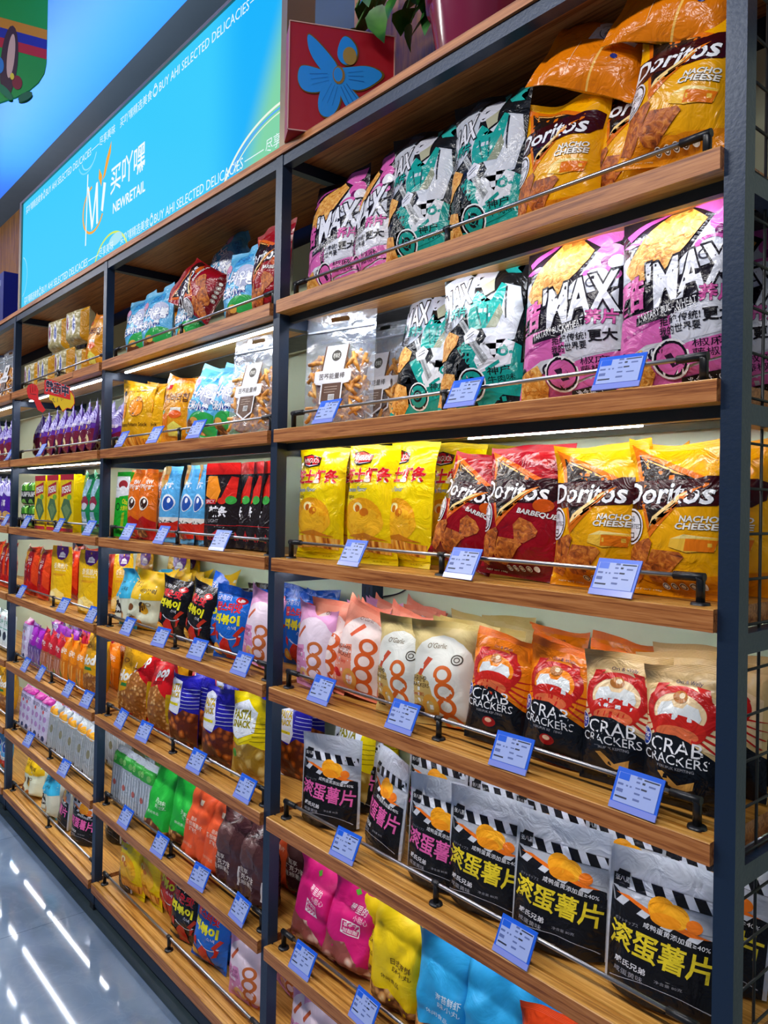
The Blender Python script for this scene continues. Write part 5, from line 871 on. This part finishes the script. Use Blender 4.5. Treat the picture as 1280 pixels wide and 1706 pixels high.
put(c, 'yellowbox', 62, 84, th=0, tilt=0); put(c, 'yellowbox', 83, 105, th=0, tilt=0); put(c, 'yellowbox', 104, 132, th=2, tilt=0); put(c, 'yellowbox', 120, 140, th=0, tilt=0, y=.13); put(c, 'greenbag', 137, 153, th=0, tilt=2); put(c, 'greenbag', 150, 168, th=0, tilt=2)
c = 'L4'
put(c, 'redbag', 28, 48, th=0, back=2); put(c, 'redbag', 42, 66, th=4, tilt=2, back=2); put(c, 'redbag', 60, 84, th=0, tilt=4, back=2); put(c, 'ypouch', 79, 124, th=12, tilt=1, back=2, bkey='redbag'); put(c, 'ypouch', 127, 172, th=12, tilt=1, back=3)
c = 'L5'
for a, k_ in ((28, 'lavpack'), (38, 'jellypurple'), (48, 'jellypurple'), (58, 'jellypurple'), (68, 'jellyred'), (79, 'jellyred'), (91, 'jellyred'), (103, 'jellyorange'), (116, 'jellyorange'), (130, 'jellyorange')): put(c, k_, a-2, a+14, th=-6, tilt=5, back=3, bkey={'jellyred': 'jellypurple'}.get(k_) if a == 68 else None)
put(c, 'golddog', 142, 176, th=4, tilt=3, back=1, bkey='jellyorange')
c = 'L6'
for a in (26, 40, 54, 67): put(c, 'lavpack', a, a+18, th=2, tilt=7, back=2)
for a in (80, 95, 110, 126, 141): put(c, 'goldpack', a, a+19, th=0, tilt=7, back=1); put(c, 'lavpack', a-6, a+12, y=.26, th=0, full=False, row='back', sc_=1.1)
c = 'L7'
put(c, 'redbag', 22, 44, th=0, y=.13); put(c, 'honey', 42, 76, th=10, tilt=4, back=1); put(c, 'cyan', 70, 106, th=0, tilt=3, back=1); put(c, 'silverpink', 100, 122, th=-14, tilt=3); put(c, 'silverpink', 116, 166, th=16, tilt=2, back=1)
# bay beyond
put('F1', 'clear', 0, 24, th=4, y=.10); put('F1', 'clear', -20, 2, th=4, y=.10)
for a in (-14, -4, 6): put('F2', 'purple', a, a+14, th=-8, tilt=5); put('F3', 'purplewave', a, a+14, th=4, tilt=2)
for a in (-12, 0, 8): put('F4', 'redbag', a, a+14, th=0); put('F5', 'whitecarton', a, a+12, th=0)
for a in (-8, 3): put('F6', 'golddog', a, a+18, th=4); put('F7', 'horse', a, a+13, th=4)
# names that say which one
from collections import defaultdict
cells = defaultdict(list)
for p in PLACED: cells[(p['cell'], p['key'], 'back' if p['row'] == 'back' else 'front')].append(p)
ORDN = ['leftmost', 'second from left', 'third from left', 'fourth from left', 'fifth from left', 'sixth from left', 'seventh from left', 'eighth from left', 'ninth from left', 'tenth from left']
for (cell, key, rw), L in cells.items():
    bay = BAYX[cell[0]][0]; sh = ORD[int(cell[1])-1]; ds = L[0]['D']['desc']; where = '%s shelf, %s bay' % (sh, bay)
    notes = [p for p in L if p['note']]; rest = sorted([p for p in L if not p['note']], key=lambda p: (round(p['x'], 3), p['o'].location.z))
    for p in notes: tag(p['o'], '%s %s, %s' % ({'nacho': 'nacho cheese chip bag', 'sky': 'light blue corn snack bag', 'bbq': 'dark red chip bag'}[key], p['note'], where), p['D']['cat'], None)
    gname = '%ss on the %s shelf of the %s bay' % (ds.split(',')[0], sh, bay)+(' behind the front row' if rw == 'back' else '')
    for i, p in enumerate(rest):
        if rw == 'back': lb = '%s behind the front row, %s' % (ds.split(',')[0], where)
        elif len(rest) == 1: lb = '%s at the front of the %s' % (ds, where)
        else: lb = '%s, %s on the %s' % (ds.split(',')[0] if len((ds+where).split()) > 9 else ds, ORDN[i] if i < len(rest)-1 else 'rightmost', where)
        tag(p['o'], lb, p['D']['cat'], gname if (len(rest) > 1 or len(L) > 1) else None)
# ------------------------------------------------------------------ price tags clipped to the rails
TB = plain('tag_blue', '1C62E0', .3); TWh = plain('tag_paper', 'A4B6EA', .35); TP = plain('tag_clear_lip', '8C9AE8', .2); TI = plain('tag_ink', '5A6CA8', .5); TK = plain('tag_ink_dark', '202844', .5)
th_, tw_ = .052, .078
hm = MB().mat(TP).box((-tw_/2, -.0022, -.010), (tw_/2, .0004, 0)).mat(TB).box((-tw_/2, -.0012, 0), (tw_/2, .0008, th_)); hme = hm.build('holder')
cm_ = MB().mat(TWh).box((-tw_/2+.0045, -.0020, .001), (tw_/2-.0045, -.0013, th_-.007)); L0 = -.0021
def tr_(a, b_, c_, d_, m_): cm_.mat(m_).add([(-tw_/2+tw_*a, L0, th_*b_), (-tw_/2+tw_*c_, L0, th_*b_), (-tw_/2+tw_*c_, L0, th_*d_), (-tw_/2+tw_*a, L0, th_*d_)], [(0, 1, 2, 3)])
tr_(.07, .66, .30, .86, TB)
for a, b_, c_, d_, m_ in ((.45, .80, .55, .86, TI), (.60, .80, .92, .84, TK), (.45, .68, .53, .73, TI), (.58, .68, .64, .74, TK), (.72, .66, .86, .71, TI), (.08, .50, .20, .56, TI), (.26, .50, .30, .55, TI), (.34, .50, .38, .55, TI), (.46, .52, .56, .56, TI), (.58, .52, .70, .57, TK), (.08, .30, .22, .40, TI), (.46, .36, .58, .41, TI), (.66, .34, .82, .38, TI), (.08, .14, .34, .19, TK), (.46, .18, .60, .24, TI)): tr_(a, b_, c_, d_, m_)
cme = cm_.build('paper_card'); HM, CM = hme.data, cme.data; bpy.data.objects.remove(hme); bpy.data.objects.remove(cme)
TAGS = {'R2': (542, 770, 1030), 'R3': (585, 768, 1022), 'R4': (533, 668, 850, 1058), 'R5': (573, 855), 'R6': (502, 604, 720), 'M2': (201, 256, 325), 'M3': (211, 267, 365), 'M4': (211, 266, 327, 401), 'M5': (200, 238, 325, 406), 'M6': (207, 264, 330, 397), 'L2': (67,), 'L3': (42, 97, 147), 'L4': (34, 104, 151), 'L5': (41, 66, 112, 143), 'L6': (46, 105), 'F2': (14,), 'F3': (8,)}
for c, xs in TAGS.items():
    bay, k = BAYX[c[0]], int(c[1])-1
    for i, px in enumerate(xs):
        x = solve_x(px, -.002, SZ[k]+.028); o = empty('price_tag', (x, -.0065, SZ[k]+.0105), (R_(-26), 0, R_(random.Random(px).uniform(-5, 5))))
        nm = 'blue-edged price tag clipped to the rail, '+('only one' if len(xs) == 1 else (ORDN[i] if i < len(xs)-1 else 'rightmost'))+' on the %s shelf, %s bay' % (ORD[k], bay[0]); tag(o, nm, 'price tag', 'price tags along the shelf rails')
        for n_, me in (('holder', HM), ('paper_card', CM)): q = bpy.data.objects.new(n_, me); COL.objects.link(q); q.parent = o
# hot-sale sign hung from the top shelf of the left bay
SALE = (-3.04, -.10, 1.865)
hs = empty('sale_sign', SALE, (0, 0, R_(44))); hs.scale = (.36, .36, .66); tag(hs, 'red fist and yellow burst hot-sale sign hanging in the left bay', 'sign')
def PH(mb, nm): o = mb.build(nm, hs); return o
x_ = lambda a: (a-.5)*.60; z_ = lambda a: a
burst = [(-.02, .06), (.0, .0), (.03, -.005), (.07, -.045), (.11, -.03), (.15, -.065), (.20, -.045), (.24, -.05), (.28, -.02), (.27, .02), (.23, .05), (.12, .06)]
PH(MB().mat(plain('sale_red', 'D8141C', .45)).prism([(a*1.03-.003, b_*1.12+.002) for a, b_ in burst], .0004, .002), 'border')
PH(MB().mat(plain('sale_yellow', 'E8C010', .45)).prism(burst, -.0012, .0004), 'burst')
arm = [(-.25, .03), (-.26, .06), (-.245, .085), (-.20, .095), (-.15, .085), (-.125, .055), (-.13, .02), (-.08, -.03), (-.04, -.06), (-.075, -.075), (-.13, -.06), (-.17, -.01), (-.20, .0), (-.235, .01)]
fb_ = MB().mat(plain('sale_red', 'D8141C', .45)).prism(arm, -.003, -.0014); fb_.mat(plain('sale_line', '500810', .5))
for a, b_ in (((-.225, .085), (-.215, .04)), ((-.195, .09), (-.19, .045)), ((-.165, .085), (-.165, .05)), ((-.215, .035), (-.15, .03))): fb_.tube([(a[0], -.0032, a[1]), (b_[0], -.0032, b_[1])], .0018, 5)
PH(fb_, 'fist')
PH(MB().mat(plain('sale_red', 'D8141C', .45)).prism([(-.06, .035), (-.06, .115), (.0, .12), (.23, .075), (.235, .0), (.0, .03)], -.0030, -.0014), 'banner')
q = MB(); flat_decals(q, [T_('熱賣中', 0, 0, 1, 1, '181838', ol='F0E8F0', ow=.07, b=.05)], .26, .075, lambda x, y, L: (x-.045, -.0034-L*.0004, y*.9+.036-.13*(x-.1)))
PH(q, 'lettering'); q = MB().mat(TK)
for a, b_ in (((.03, .0), (.045, .01)), ((.045, .01), (.045, -.01)), ((.045, -.01), (.065, -.012)), ((.09, .012), (.09, -.012)), ((.13, .012), (.135, -.006)), ((.15, .008), (.15, .0))): q.tube([(a[0], -.0022, a[1]), (b_[0], -.0022, b_[1])], .0015, 5)
PH(q, 'handwriting'); PH(MB().mat(BLACK).tube([(-.19, 0, .09), (-.26, .005, .055), (-.28, .028, .05)], .0012, 5).tube([(.02, .0005, .07), (.09, .09, .12), (.166, .172, .150), (.166, .172, .187), (.200, .207, .187)], .002, 6), 'cord')
